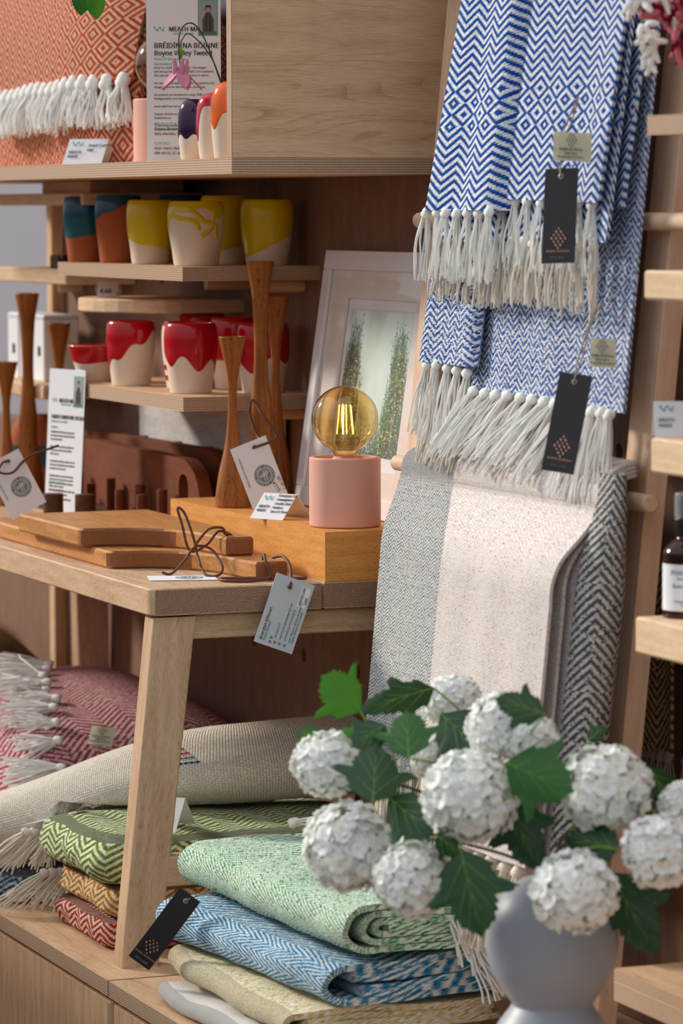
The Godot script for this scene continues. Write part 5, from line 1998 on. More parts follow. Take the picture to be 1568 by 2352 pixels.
# a thrown tumbler: body turned in clay, the glaze a skin of its own that ends along `low` (height as a share, by the angle from the camera's side)
func tumbler(called: String, label: String, at: Vector3, r: float, h: float, clay: Material, skins: Array, group: String, shape := 0) -> Node3D:
	var t := thing(called, label, "mug" if shape == 0 else "bowl" if shape == 1 else "bud vase", at, 0.0, group)
	var prof := []
	if shape == 0:
		prof = [Vector2(0.74, 0.0), Vector2(0.8, 0.03), Vector2(0.87, 0.25), Vector2(0.965, 0.5), Vector2(1.0, 0.72), Vector2(0.985, 0.88), Vector2(0.93, 0.975), Vector2(0.9, 1.0), Vector2(0.86, 0.985), Vector2(0.88, 0.85), Vector2(0.86, 0.3), Vector2(0.7, 0.08)]
	elif shape == 1:
		prof = [Vector2(0.55, 0.0), Vector2(0.6, 0.04), Vector2(0.74, 0.35), Vector2(0.9, 0.7), Vector2(0.99, 0.95), Vector2(1.0, 1.0), Vector2(0.96, 0.99), Vector2(0.86, 0.7), Vector2(0.6, 0.25), Vector2(0.3, 0.12)]
	else:
		prof = [Vector2(0.78, 0.0), Vector2(0.85, 0.03), Vector2(0.95, 0.3), Vector2(1.0, 0.55), Vector2(0.95, 0.78), Vector2(0.78, 0.92), Vector2(0.5, 0.985), Vector2(0.36, 1.0), Vector2(0.3, 0.985), Vector2(0.3, 0.8), Vector2(0.5, 0.6), Vector2(0.5, 0.2)]
	var pts := PackedVector2Array([Vector2(0.0001, 0.0)])
	for p in smooth_flat(prof, 5):
		pts.append(Vector2(p.x * r, p.y * h))
	pts.append(Vector2(0.0001, prof[-1].y * h))
	var g := Geo.new()
	g.lathe(pts, 48)
	add("body", g, clay, t)
	# outer line from the rim downwards
	var rim := 7 if shape != 1 else 5
	var outer := smooth_flat(prof.slice(0, rim + 1), 6)
	var inner := smooth_flat(prof.slice(rim), 6)
	for s in skins:
		g = Geo.new()
		var seg := 96
		var rows := 22
		var p := PackedVector3Array()
		var uv := PackedVector2Array()
		var thick: float = s.get("thick", 0.0007)
		for j in rows + 7:
			for i in seg + 1:
				var a := TAU * i / seg
				var d := TO_CAM * cos(a) + TO_RIGHT * sin(a)
				var q := Vector2.ZERO
				var grow := thick
				if j < 7 and s.get("inside", true):
					q = inner[int((6 - j) * (inner.size() - 1) / 14.0)]
					grow = -0.0004
					if j == 6:
						q = outer[outer.size() - 1]
						grow = 0.0
				elif j < 7:
					q = along(outer, s.get("top", 1.0))
				else:
					var f := (j - 6.0) / rows
					var b: float = s.low.call(wrapf(a, -PI, PI))
					q = along(outer, lerpf(s.get("top", 1.0), minf(b, s.get("top", 1.0)), f))
					grow = thick if f < 0.97 else -0.0003
				var rr := q.x * r + grow
				p.append(d * rr + Vector3(0, q.y * h + (0.0005 if j <= 8 and j > 3 else 0.0), 0))
				uv.append(Vector2(a, q.y))
		g.grid(p, seg + 1, rows + 7, uv, true, true)
		add("glaze", g, s.mat, t)
	return t


func along(outer: PackedVector2Array, y: float) -> Vector2:
	for k in outer.size() - 1:
		if outer[k + 1].y >= y:
			var f := (y - outer[k].y) / maxf(outer[k + 1].y - outer[k].y, 1e-6)
			return outer[k].lerp(outer[k + 1], clampf(f, 0.0, 1.0))
	return outer[outer.size() - 1]


func mugs() -> void:
	var y := 1.2902
	var gy := "yellow glazed tumblers"
	tumbler("ceramic_tumbler", "terracotta tumbler with blue over teal glaze at the shelf's far end", Vector3(1.722, y, -5.34), 0.0335, 0.098, M.terracotta, [{"mat": M.glaze_teal, "low": func(a): return 0.42 + 0.05 * sin(a * 1.3 - 0.6), "top": 0.74, "inside": false}, {"mat": M.glaze_blue, "low": func(a): return 0.7 + 0.04 * sin(a * 2.0)}], "blue glazed terracotta tumblers")
	tumbler("ceramic_tumbler", "terracotta tumbler with a short blue glazed top beside the yellow ones", Vector3(1.742, y, -5.245), 0.0345, 0.1, M.terracotta, [{"mat": M.glaze_blue, "low": func(a): return 0.76 + 0.1 * sin(a * 1.5 + 0.5) + 0.02 * sin(a * 7.0), "thick": 0.001}], "blue glazed terracotta tumblers")
	tumbler("ceramic_tumbler", "dark blue rimmed tumbler behind the yellow ones, farther along the shelf", Vector3(1.838, y, -5.36), 0.034, 0.1, M.terracotta, [{"mat": M.glaze_blue, "low": func(a): return 0.5}], "blue glazed terracotta tumblers")
	tumbler("ceramic_tumbler", "dark blue rimmed tumbler directly behind the half yellow one", Vector3(1.846, y, -5.26), 0.034, 0.1, M.terracotta, [{"mat": M.glaze_blue, "low": func(a): return 0.5}], "blue glazed terracotta tumblers")
	tumbler("ceramic_tumbler", "white tumbler two thirds dipped in yellow glaze next to terracotta", Vector3(1.742, y, -5.1), 0.0335, 0.092, M.bisque, [{"mat": M.glaze_yellow, "low": func(a): return 0.3 - 0.1 * sin(a * 0.9 + 0.2) + 0.02 * sin(a * 3.0)}], gy)
	var t := tumbler("ceramic_tumbler", "white tumbler with splashed and running yellow glaze at the front", Vector3(1.746, y, -4.912), 0.0395, 0.09, M.bisque, [{"mat": M.glaze_yellow, "low": func(a): return 0.86 - 0.3 * exp(-pow((a + 1.45) / 0.5, 2.0)) - 0.12 * exp(-pow((a - 0.95) / 0.35, 2.0)) + 0.03 * sin(a * 5.0)}], gy)
	for s in [[[-1.1, 0.78], [-0.6, 0.74], [-0.1, 0.7], [0.1, 0.62], [0.12, 0.56]], [[0.0, 0.72], [0.4, 0.68], [0.75, 0.66]], [[0.75, 0.86], [0.68, 0.7], [0.6, 0.58], [0.35, 0.5], [0.22, 0.47]], [[0.78, 0.66], [0.86, 0.5], [0.88, 0.44]], [[-0.2, 0.88], [0.1, 0.78], [0.35, 0.68]]]:
		var pts := []
		for q in s:
			var d: Vector3 = TO_CAM * cos(q[0]) + TO_RIGHT * sin(q[0])
			pts.append(d * (0.0395 * (0.88 + 0.12 * minf(1.0, q[1] / 0.65)) - 0.0026) + Vector3(0, q[1] * 0.09, 0))
		cord("glaze_run", pts, 0.0046, M.glaze_yellow, t, 4)
	tumbler("ceramic_tumbler", "yellow glazed tumbler in shade behind the splashed one", Vector3(1.834, y, -5.03), 0.0375, 0.098, M.bisque, [{"mat": M.glaze_yellow, "low": func(a): return 0.2 + 0.05 * sin(a * 2.0)}], gy)
	tumbler("ceramic_tumbler", "yellow tumbler with a slanting white foot above the tall candlestick", Vector3(1.847, y, -4.898), 0.037, 0.092, M.bisque, [{"mat": M.glaze_yellow, "low": func(a): return 0.3 + 0.17 * sin(a * 1.1 - 0.25)}], gy)
	y = 1.1102
	var gr := "red glazed tumblers"
	tumbler("ceramic_tumbler", "red and white tumbler with a scalloped glaze edge, nearest on its shelf", Vector3(1.747, y, -4.94), 0.0372, 0.099, M.bisque, [{"mat": M.glaze_red, "low": func(a): return 0.42 + 0.09 * cos(a * 5.0 + 1.4) - 0.06 * sin(a), "thick": 0.0009}], gr)
	tumbler("ceramic_tumbler", "red and white tumbler with a jagged slanting glaze edge", Vector3(1.742, y, -5.19), 0.0358, 0.095, M.bisque, [{"mat": M.glaze_red, "low": func(a): return 0.56 + 0.3 * sin(a * 0.8) + 0.05 * sin(a * 6.0 + 1.0), "thick": 0.0009}], gr)
	tumbler("ceramic_tumbler", "white tumbler with red rim and two red bands near its foot", Vector3(1.79, y, -5.085), 0.0345, 0.096, M.bisque, [{"mat": M.glaze_red, "low": func(a): return 0.93 + 0.03 * sin(a * 3.0)}, {"mat": M.glaze_red, "top": 0.35, "low": func(a): return 0.29 + 0.02 * sin(a * 2.0), "inside": false}, {"mat": M.glaze_red, "top": 0.19, "low": func(a): return 0.13 + 0.02 * sin(a * 2.0), "inside": false}], gr)
	tumbler("ceramic_tumbler", "red tumbler with a white foot seen between the candlesticks", Vector3(1.843, y, -4.905), 0.0368, 0.099, M.bisque, [{"mat": M.glaze_red, "low": func(a): return 0.4 + 0.08 * sin(a * 4.0) + 0.1 * sin(a), "thick": 0.0009}], gr)
	tumbler("ceramic_tumbler", "red glazed tumbler at the back beside the wall, farther along", Vector3(1.846, y, -5.17), 0.036, 0.104, M.bisque, [{"mat": M.glaze_red, "low": func(a): return 0.4}], gr)
	tumbler("ceramic_tumbler", "red glazed tumbler at the back behind the scalloped one", Vector3(1.846, y, -5.03), 0.036, 0.103, M.bisque, [{"mat": M.glaze_red, "low": func(a): return 0.4}], gr)
	tumbler("ceramic_bowl", "low white bowl with a red glazed rim at the shelf's end", Vector3(1.738, y, -5.345), 0.042, 0.054, M.bisque, [{"mat": M.glaze_red, "low": func(a): return 0.52 + 0.03 * sin(a * 3.0), "thick": 0.0008}], "", 1)


func far_end() -> void:
	# ---- in the wall box ----
	var t := thing("cushion", "orange lozenge cushion with a fringed flap in the wall box", "cushion", Vector3(1.74, 1.4334, -5.4))
	var g := Geo.new()
	# the body: a fat pad that leans back
	var body := func(u: float, v: float) -> Vector3:
		# v: from the foot of the front, up and over towards the back; u along z
		var z := lerpf(-4.99, -6.0, u)
		var a := v * 2.2
		var x := 1.655 + 0.2 * (1.0 - cos(a * 0.9)) * 0.62 + 0.02 * sin(u * PI)
		var y := 1.4338 + 0.32 * sin(minf(a, 1.57)) - (0.1 * (a - 1.57) if a > 1.57 else 0.0)
		var bulge := sin(clampf(v * 1.2, 0.0, 1.0) * PI)
		var edge := 1.0 - pow(absf(2.0 * u - 1.0), 6.0)
		return Vector3(x - 0.035 * bulge * edge + 0.03 * (1.0 - edge), y, z)
	g.sheet(body, 48, 40, 0.01, 1.0, 0.48, false)
	put("pad", g, M.cloth_orange, t)
	g = Geo.new()
	g.box(Vector3(1.79, 1.55, -5.5), Vector3(0.16, 0.22, 0.9), 0.04, 2)
	put("filling", g, M.cloth_orange, t)
	g = Geo.new()
	var flap := func(u: float, v: float) -> Vector3:
		var p: Vector3 = body.call(u, lerpf(0.66, 0.172 - 0.003 * sin(u * 30.0) - 0.03 * u, v))
		return p + Vector3(-0.009, 0.0, 0.0)
	g.sheet(flap, 48, 24, 0.005, 1.0, 0.24, false)
	put("flap", g, M.cloth_orange, t)
	for k in 16:
		var u := 0.016 + 0.035 * k
		var p: Vector3 = flap.call(u, 1.0)
		tassel("tassel", p + Vector3(-0.004, 0, 0), Vector3(-0.004, -0.058, rng.randf_range(-0.016, 0.016)), Vector3(0, 0, 1), 22, 0.002, M.yarn_white, t, 1.0)
	tent_card(frame(Vector3(1.6, 1.4338, -5.07), Vector3(0.72, 0, 0.7), Vector3.UP), 0.062, 0.036, "white tent card pricing the cushion on the wall box floor", [["Small Cushion\n€80", 0.0046, 0.033, 0.036, "ink"]], true, 0.026)
	globe_lamp(Vector3(1.702, 1.4336, -4.91), "pink cast lamp with a globe bulb behind the leaflet in the wall box", false)
	var para := "Anna is a certified handweaver. She designs\nand sets up her studio in the Ráth Cairn Gaeltacht.\nShe uses two traditional Irish looms to weave.\n\nHer designs and weaves draw on the patterns and\ndesigns found on the 5000 year old stones.\n\nAll products are handwoven using 100% wool which is natural, renewable,\nbiodegradable and recyclable.\n\nAnna sells from her studio in Ráth Chairn, Athboy and at craft fairs.\n\nTweeds: Bréidín na Bóinne is creating cloth for\nfootstools too.\n\nTo find long handthrow or shawl to see\nto your order, visit: breidinnaboinne.ie"
	leaflet("white leaflet of the tweed weaver standing upright in the wall box", frame(Vector3(1.62, 1.4338, -4.753), Vector3(0.93, 0.0, 0.37), Vector3.UP), 0.1, 0.226, PI - 0.9,
		[["BRÉIDÍN NA BÓINNE", 0.07, 0.71, M.ink], ["Boyne Valley Tweed", 0.066, 0.665, M.ink]], [["Anna Ní Dhonnacha", 0.036, 0.62, M.ink_teal], ["Handweaver", 0.034, 0.59, M.ink_teal], [para, 0.027, 0.565, M.ink], ["PRODUCTS & SERVICES", 0.038, 0.235, M.ink_teal], ["Throws, Blanket wraps, Knee rugs\nBaby blankets, Door wreaths", 0.034, 0.205, M.ink], ["CONTACT", 0.038, 0.12, M.ink_teal], ["Ráth Chairn, Baile Átha Buí, Co. Meath\n089 260 52 22, breidinnaboinne", 0.034, 0.09, M.ink]], M.portrait)
	tumbler("bud_vase", "dark purple glazed bud vase with a white foot", Vector3(1.6237, 1.4338, -4.572), 0.0212, 0.078, M.bisque, [{"mat": M.glaze_purple, "low": func(a): return 0.37 + 0.04 * cos(a * 6.0), "inside": false}], "small glazed bud vases", 2)
	tumbler("bud_vase", "white bud vase with crimson glaze between purple and orange ones", Vector3(1.6267, 1.4338, -4.502), 0.0235, 0.084, M.bisque, [{"mat": M.glaze_crimson, "low": func(a): return 0.8 - 0.55 * exp(-pow((a + 1.3) / 0.3, 2.0)), "inside": false}], "small glazed bud vases", 2)
	tumbler("bud_vase", "orange glazed bud vase against the wall box side, holding a flower", Vector3(1.6227, 1.4338, -4.428), 0.0265, 0.096, M.bisque, [{"mat": M.glaze_orange, "low": func(a): return 0.42 + 0.14 * cos(a * 4.0 + 1.0) - 0.1 * sin(a), "inside": false}], "small glazed bud vases", 2)
	columbine()
	# a sprig that hangs in from above
	t = thing("leaf_sprig", "birch leaf sprig hanging at the top before the cushion", "leaf sprig", Vector3(1.49, 1.65, -4.62))
	leaf(t, Vector3(1.488, 1.66, -4.62), Vector3(-0.15, -1.0, 0.2), TO_CAM, 0.038, M.leaf_green, 1)
	leaf(t, Vector3(1.5, 1.654, -4.61), Vector3(0.12, -1.0, 0.1), TO_CAM + Vector3(0.2, 0, 0), 0.038, M.leaf_bright, 1)
	cord("twig", [Vector3(1.48, 1.72, -4.64), Vector3(1.487, 1.69, -4.63), Vector3(1.494, 1.656, -4.615)], 0.0009, M.stem_brown, tp(t, "stalks"))
	# ---- far shelf, boxes and pots at the left ----
	t = thing("wall_shelf", "pale shelf at the far end carrying a small card holder", "shelf", Vector3(1.84, 1.25, -5.82))
	g = Geo.new()
	g.box(Vector3(0.0, 0.012, 0.0), Vector3(0.118, 0.024, 0.38), 0.002, 2)
	add("board", g, M.pine, t)
	peg("peg", -0.04, Vector3(0.0595, -0.0095, 0.109), 0.0093, t)
	peg("peg", -0.04, Vector3(0.0595, -0.0095, -0.0945), 0.0093, t)
	t = thing("card_holder", "dark wooden block holding a white price card on the far shelf", "card holder", Vector3(1.805, 1.2742, -5.72))
	g = Geo.new()
	g.box(Vector3(0.0, 0.011, 0.0), Vector3(0.03, 0.022, 0.045), 0.002, 2)
	add("block", g, M.walnut, t)
	g = Geo.new()
	g.box(Vector3(0.0, 0.042, 0.0), Vector3(0.0006, 0.05, 0.075), 0.0, 2)
	var c := add("card", g, M.paper, t, Transform3D(Basis(Vector3.UP, -0.35), Vector3.ZERO))
	var l := lettering(c, "MEATH MADE\nTea lights\n€12", 0.006, Vector3(-0.0008, 0.062, -0.03), M.ink_grey)
	l.rotation.y = -PI * 0.5
	t = thing("wall_shelf", "pale shelf at the far end carrying white boxes", "shelf", Vector3(1.83, 1.065, -5.86))
	g = Geo.new()
	g.box(Vector3(0.0, 0.011, 0.0), Vector3(0.138, 0.022, 0.34), 0.002, 2)
	add("board", g, M.birch, t)
	peg("peg", -0.04, Vector3(0.0695, -0.0095, -0.055), 0.0093, t)
	for k in 3:
		var lab: String = ["white carton farthest along the far shelf", "white carton in the middle of the row on the far shelf", "white carton nearest on the far shelf"][k]
		t = thing("white_carton", lab, "carton", Vector3(1.83, 1.0872, -5.985 + 0.072 * k), 0.0, "white cartons on the far shelf")
		g = Geo.new()
		g.box(Vector3(0, 0.055, 0), Vector3(0.06, 0.11, 0.06), 0.002, 1)
		add("carton", g, M.paper, t)
		g = Geo.new()
		g.box(Vector3(0, 0.104, 0), Vector3(0.0615, 0.004, 0.0615), 0.0005, 1)
		add("band", g, M.tag_grey, t)
		g = Geo.new()
		g.box(Vector3(-0.0302, 0.05, 0.005), Vector3(0.001, 0.016, 0.014), 0.0, 1)
		add("mark", g, M.glaze_purple, t)
	# pottery in teal and terracotta behind the left candlesticks
	t = tumbler("ceramic_bowl", "teal glazed bowl standing on the small pot by the far candlesticks", Vector3(1.66, 1.0058, -5.86), 0.052, 0.07, M.glaze_teal, [{"mat": M.glaze_teal, "low": func(a): return 0.1}], "", 1)
	tumbler("ceramic_pot", "terracotta pot with a teal band under the far boxes", Vector3(1.815, 0.9002, -5.885), 0.05, 0.13, M.terracotta, [{"mat": M.glaze_teal, "low": func(a): return 0.3 + 0.1 * sin(a * 2.0), "top": 0.62, "inside": false}], "", 2)
	tumbler("ceramic_pot", "small blue glazed pot behind the maker's card", Vector3(1.66, 0.9002, -5.86), 0.045, 0.105, M.terracotta, [{"mat": M.glaze_teal, "low": func(a): return 0.25 + 0.1 * sin(a * 2.0)}], "", 0)
	# a dark stub and peg stand beside the leaflet
	for k in 2:
		t = thing("wood_block", ["dark round wooden stub beside the furniture leaflet", "dark round wooden stub just behind the smaller chopping board"][k], "wood block", [Vector3(1.634, 0.9002, -5.235), Vector3(1.672, 0.9002, -5.2)][k], 0.0, "dark wooden stubs")
		g = Geo.new()
		g.lathe(PackedVector2Array([Vector2(0.0001, 0), Vector2(0.014, 0), Vector2(0.015, 0.001), Vector2(0.015, 0.049), Vector2(0.014, 0.05), Vector2(0.0001, 0.05)]), 28)
		add("stub", g, M.walnut, t)


func columbine() -> void:
	var t := thing("columbine", "pink columbine nodding on its stem before the weaver's leaflet", "flower", Vector3(1.628, 1.525, -4.455))
	var s := tp(t, "stalks")
	cord("stem", [Vector3(1.628, 1.5, -4.455), Vector3(1.617, 1.54, -4.462), Vector3(1.604, 1.585, -4.475), Vector3(1.592, 1.604, -4.48), Vector3(1.581, 1.604, -4.485), Vector3(1.575, 1.592, -4.49), Vector3(1.574, 1.57, -4.49), Vector3(1.576, 1.553, -4.49)], 0.0009, M.leaf_dark, s)
	cord("stem", [Vector3(1.63, 1.5, -4.457), Vector3(1.612, 1.56, -4.47), Vector3(1.59, 1.592, -4.49), Vector3(1.58, 1.585, -4.495), Vector3(1.579, 1.575, -4.495)], 0.0008, M.leaf_dark, s)
	var g := Geo.new()
	g.lathe(smooth_flat([Vector2(0.0003, -0.016), Vector2(0.0024, -0.01), Vector2(0.003, -0.004), Vector2(0.0012, 0.0)], 4), 10, Vector3(1.5785, 1.575, -4.495))
	put("bud", g, M.stem_green, t)
	for k in 5:
		# each petal: a spur above, a blade below
		var a := TAU * k / 5.0 + 0.4
		var d := Vector3(cos(a), 0, sin(a))
		g = Geo.new()
		var o := Vector3(1.5755, 1.552, -4.49)
		g.tube(smooth_path([o + d * 0.011 + Vector3(0, 0.004, 0), o + d * 0.009 + Vector3(0, 0.008, 0), o + d * 0.008 + Vector3(0, -0.004, 0), o + d * 0.006 + Vector3(0, -0.014, 0)], 4), PackedFloat32Array([0.0012, 0.0008, 0.0009, 0.0012, 0.0016, 0.002, 0.0024, 0.003, 0.0034, 0.0036, 0.0038, 0.004, 0.004]), 7)
		var blade := func(u: float, v: float) -> Vector3:
			var w := sin(clampf(v * 0.9 + 0.1, 0.0, 1.0) * PI) * 0.009
			var sd := Vector3(-sin(a), 0, cos(a))
			return o + d * (0.004 + 0.024 * v) + sd * (u - 0.5) * 2.0 * w + Vector3(0, -0.006 - 0.026 * v + 0.004 * absf(u - 0.5), 0)
		g.sheet(blade, 4, 8, 0.0003, 0.02, 0.03)
		put("petal", g, M.columbine, t)


# one leaf; kind 0: three lobes with toothed edges, 1: a pointed oval with teeth
func leaf(t: Node3D, base: Vector3, along_: Vector3, face_: Vector3, length: float, mat: Material, kind := 0, wide := 1.0, fold := 0.25, droop := 0.3) -> void:
	var y := along_.normalized()
	var x := y.cross(face_).normalized()
	var z := x.cross(y)
	var g := Geo.new()
	var nv := 30
	var nu := 8
	var p := PackedVector3Array()
	var uv := PackedVector2Array()
	for j in nv + 1:
		var v := float(j) / nv
		var w := 0.0
		if kind == 0:
			var side := 0.5 * exp(-pow((v - 0.33) / 0.13, 2.0)) + 0.26 * exp(-pow((v - 0.1) / 0.1, 2.0))
			var mid := 0.25 * pow(maxf(0.0, sin(PI * clampf(v * 0.98, 0.0, 1.0))), 0.6)
			w = maxf(side, mid) * (1.0 - pow(v, 6.0))
			w *= 1.0 + 0.24 * (fposmod(v * 9.0, 1.0) - 0.5)
		else:
			w = 0.36 * pow(maxf(0.0, sin(PI * pow(v, 0.75))), 0.8) * (1.0 + 0.14 * (fposmod(v * 9.0, 1.0) - 0.5))
		if j == 0 or j == nv:
			w = 0.004
		w *= wide
		for i in nu + 1:
			var u := 2.0 * i / nu - 1.0
			# side lobes sweep forward
			var sweep := 0.42 * absf(u) * w if kind == 0 else 0.1 * absf(u) * w
			var vein := 0.012 * cos(u * w * 40.0 + v * 16.0) * absf(u)
			p.append(base + (x * (u * w) + y * (v + sweep) + z * (-fold * absf(u) * w + vein - droop * (v * v + 0.4 * u * u * w))) * length)
			uv.append(Vector2(u, v))
	g.grid(p, nu + 1, nv + 1, uv)
	put("leaf", g, mat, t)
	if kind == 0:
		g = Geo.new()
		var rib := PackedVector3Array()
		for j in range(0, nv - 3, 3):
			rib.append(p[j * (nu + 1) + nu / 2] + z * 0.0003)
		g.tube(rib, PackedFloat32Array([0.0007, 0.0006, 0.0005, 0.0004, 0.0003, 0.0003, 0.0002, 0.0002, 0.0002]), 5)
		for s in [-1, 1]:
			for q in [[4, 12], [10, 19], [15, 24]]:
				g.tube(PackedVector3Array([p[q[0] * (nu + 1) + nu / 2] + z * 0.0003, (p[q[0] * (nu + 1) + nu / 2] + p[q[1] * (nu + 1) + nu / 2 + 3 * s]) * 0.5 + z * 0.0005, p[q[1] * (nu + 1) + nu / 2 + 3 * s] + z * 0.0003]), PackedFloat32Array([0.0004, 0.0003, 0.0002]), 4)
		put("leaf_rib", g, M.vein, t)


# a snowball of five-petalled florets
func snowball(t: Node3D, c: Vector3, r: float, squash := 1.0) -> void:
	var g := Geo.new()
	var count := 210
	for k in count:
		var f := (k + 0.5) / count
		var ph := acos(1.0 - 2.0 * f)
		var th := PI * (1.0 + sqrt(5.0)) * k
		var d := Vector3(sin(ph) * cos(th), cos(ph) * squash, sin(ph) * sin(th)).normalized()
		d = (d + Vector3(rng.randf_range(-0.1, 0.1), rng.randf_range(-0.1, 0.1), rng.randf_range(-0.1, 0.1))).normalized()
		var x := d.cross(Vector3.UP if absf(d.y) < 0.9 else Vector3.RIGHT).normalized()
		x = x.rotated(d, rng.randf() * TAU)
		var y := d.cross(x)
		var o := c + Vector3(d.x, d.y * squash, d.z) * r * rng.randf_range(0.76, 0.98)
		var s := r * rng.randf_range(0.16, 0.23)
		for q in 5:
			var a := TAU * q / 5.0
			var e := x * cos(a) + y * sin(a)
			var sd := x * -sin(a) + y * cos(a)
			var tip := rng.randf_range(-0.5, 0.9)
			var p := PackedVector3Array()
			var uv := PackedVector2Array()
			for j in 4:
				var v := j / 3.0
				var w: float = [0.12, 0.46, 0.56, 0.3][j]
				for i in 3:
					var u := i - 1.0
					p.append(o + (e * (0.08 + 0.95 * v * (1.0 - 0.12 * absf(u))) + sd * u * w + d * (0.35 * v - 0.5 * v * v * tip - 0.12 * absf(u))) * s)
					uv.append(Vector2(u, v))
			g.grid(p, 3, 4, uv)
	put("flower_head", g, M.petal, t).set_meta("kind", "stuff")
	# the green core that the florets grow from
	g = Geo.new()
	var prof := PackedVector2Array()
	for j in 11:
		var b := -PI * 0.5 + PI * j / 10.0
		prof.append(Vector2(maxf(0.0001, cos(b) * r * 0.74), sin(b) * r * 0.74 * squash))
	g.lathe(prof, 20, c)
	put("flower_core", g, M.core, t)


func px(x: float, y: float, d: float) -> Vector3:
	# a point d metres off the lens along its axis, x to its side and y above it (metres)
	return Vector3(0.0, 1.37, 0.0) + TO_RIGHT * x + Vector3(0, y, 0) - TO_CAM * d


func flowers() -> void:
	# the vase: two frosted bubbles, one on the other
	var at := Vector3(1.572, 0.4252, -3.358)
	var t := thing("glass_vase", "frosted grey double bubble glass vase holding the white flowers", "vase", at)
	var prof := [Vector2(0.0001, 0.0), Vector2(0.05, 0.0), Vector2(0.062, 0.004), Vector2(0.074, 0.03), Vector2(0.077, 0.055), Vector2(0.07, 0.09), Vector2(0.056, 0.118), Vector2(0.0425, 0.137), Vector2(0.0418, 0.1425), Vector2(0.051, 0.156), Vector2(0.0635, 0.178), Vector2(0.0675, 0.203), Vector2(0.064, 0.228), Vector2(0.0525, 0.25), Vector2(0.035, 0.265), Vector2(0.019, 0.271), Vector2(0.0165, 0.2725)]
	var g := Geo.new()
	g.lathe(smooth_flat(prof, 6), 64)
	add("glass", g, M.frosted, t)
	g = Geo.new()
	g.lathe(smooth_flat([Vector2(0.0001, 0.004), Vector2(0.058, 0.006), Vector2(0.07, 0.03), Vector2(0.073, 0.055), Vector2(0.066, 0.09), Vector2(0.052, 0.118), Vector2(0.039, 0.137), Vector2(0.039, 0.1425), Vector2(0.048, 0.156), Vector2(0.0595, 0.178), Vector2(0.0615, 0.19), Vector2(0.055, 0.1905), Vector2(0.03, 0.1905), Vector2(0.0001, 0.1905)], 4), 48)
	add("water", g, M.water, t)
	var mouth := at + Vector3(0, 0.272, 0)
	# heads: label, middle of each ball of florets and its radius, then the leaves of that stem: [base, base to tip, colour, width]
	var list := [
		["white snowball flower at the far side beside the cream roll", [[Vector3(1.384, 0.801, -3.503), 0.0365]], [
			[Vector3(1.418, 0.855, -3.494), Vector3(-0.039, 0.039, 0.002), "leaf_bright", 1.25], [Vector3(1.418, 0.850, -3.428), Vector3(-0.038, -0.017, 0.009), "leaf_dark", 1.1], [Vector3(1.374, 0.784, -3.354), Vector3(0.021, 0.056, -0.039), "leaf_dark", 1.1], [Vector3(1.395, 0.824, -3.543), Vector3(-0.026, 0.004, -0.010), "leaf_green", 0.9], [Vector3(1.415, 0.830, -3.493), Vector3(-0.016, 0.008, -0.006), "leaf_bright", 0.8]]],
		["white snowball flower resting over the pale price card", [[Vector3(1.387, 0.724, -3.451), 0.0475]], [[Vector3(1.458, 0.733, -3.402), Vector3(-0.037, 0.006, -0.015), "leaf_green", 0.8]]],
		["low white snowball flower hanging over the mint green throw", [[Vector3(1.424, 0.701, -3.370), 0.0415]], [[Vector3(1.404, 0.783, -3.385), Vector3(0.022, -0.028, 0.054), "leaf_dark", 1.0], [Vector3(1.437, 0.745, -3.282), Vector3(0.008, -0.08, 0.032), "leaf_dark", 0.95]]],
		["large white snowball flower in the middle of the bunch", [[Vector3(1.471, 0.787, -3.337), 0.049]], [[Vector3(1.489, 0.826, -3.290), Vector3(0.05, -0.023, 0.045), "leaf_green", 1.15], [Vector3(1.521, 0.784, -3.360), Vector3(0.018, -0.074, 0.035), "leaf_dark", 0.8], [Vector3(1.431, 0.753, -3.328), Vector3(0.025, -0.024, 0.012), "leaf_dark", 0.9]]],
		["white snowball flower split in two clusters under a dark leaf", [[Vector3(1.519, 0.851, -3.367), 0.0355], [Vector3(1.537, 0.84, -3.337), 0.0285]], [[Vector3(1.518, 0.876, -3.261), Vector3(-0.044, 0.018, -0.018), "leaf_dark", 0.9]]],
		["round white snowball flower before the ladder rail", [[Vector3(1.588, 0.798, -3.269), 0.0465]], [[Vector3(1.651, 0.819, -3.441), Vector3(0.018, 0.015, 0.005), "leaf_dark", 0.9]]],
		["white snowball flower above the vase, drooping over its rim", [[Vector3(1.529, 0.708, -3.215), 0.0438]], [[Vector3(1.581, 0.744, -3.224), Vector3(-0.036, 0.010, -0.058), "leaf_dark", 0.8], [Vector3(1.616, 0.704, -3.315), Vector3(0.03, -0.078, 0.041), "leaf_dark", 0.8]]],
		["white snowball flower cut by the picture's edge, lower of two", [[Vector3(1.611, 0.746, -3.191), 0.0395]], []],
		["small greenish snowball flower at the picture's edge above its neighbour", [[Vector3(1.66, 0.781, -3.24), 0.026]], [[Vector3(1.690, 0.797, -3.380), Vector3(0.026, -0.042, 0.015), "leaf_dark", 0.7]]],
		["white snowball flower behind the leaves against the blush throw", [[Vector3(1.546, 0.852, -3.550), 0.031]], [[Vector3(1.512, 0.871, -3.522), Vector3(-0.092, -0.011, 0.029), "leaf_dark", 0.48], [Vector3(1.510, 0.847, -3.499), Vector3(0.019, -0.029, 0.053), "leaf_dark", 1.2]]],
		["small pale green snowball flower hidden among the leaves", [[Vector3(1.521, 0.792, -3.555), 0.022]], [[Vector3(1.424, 0.822, -3.380), Vector3(0.006, 0.046, -0.023), "leaf_green", 1.25]]],
	]
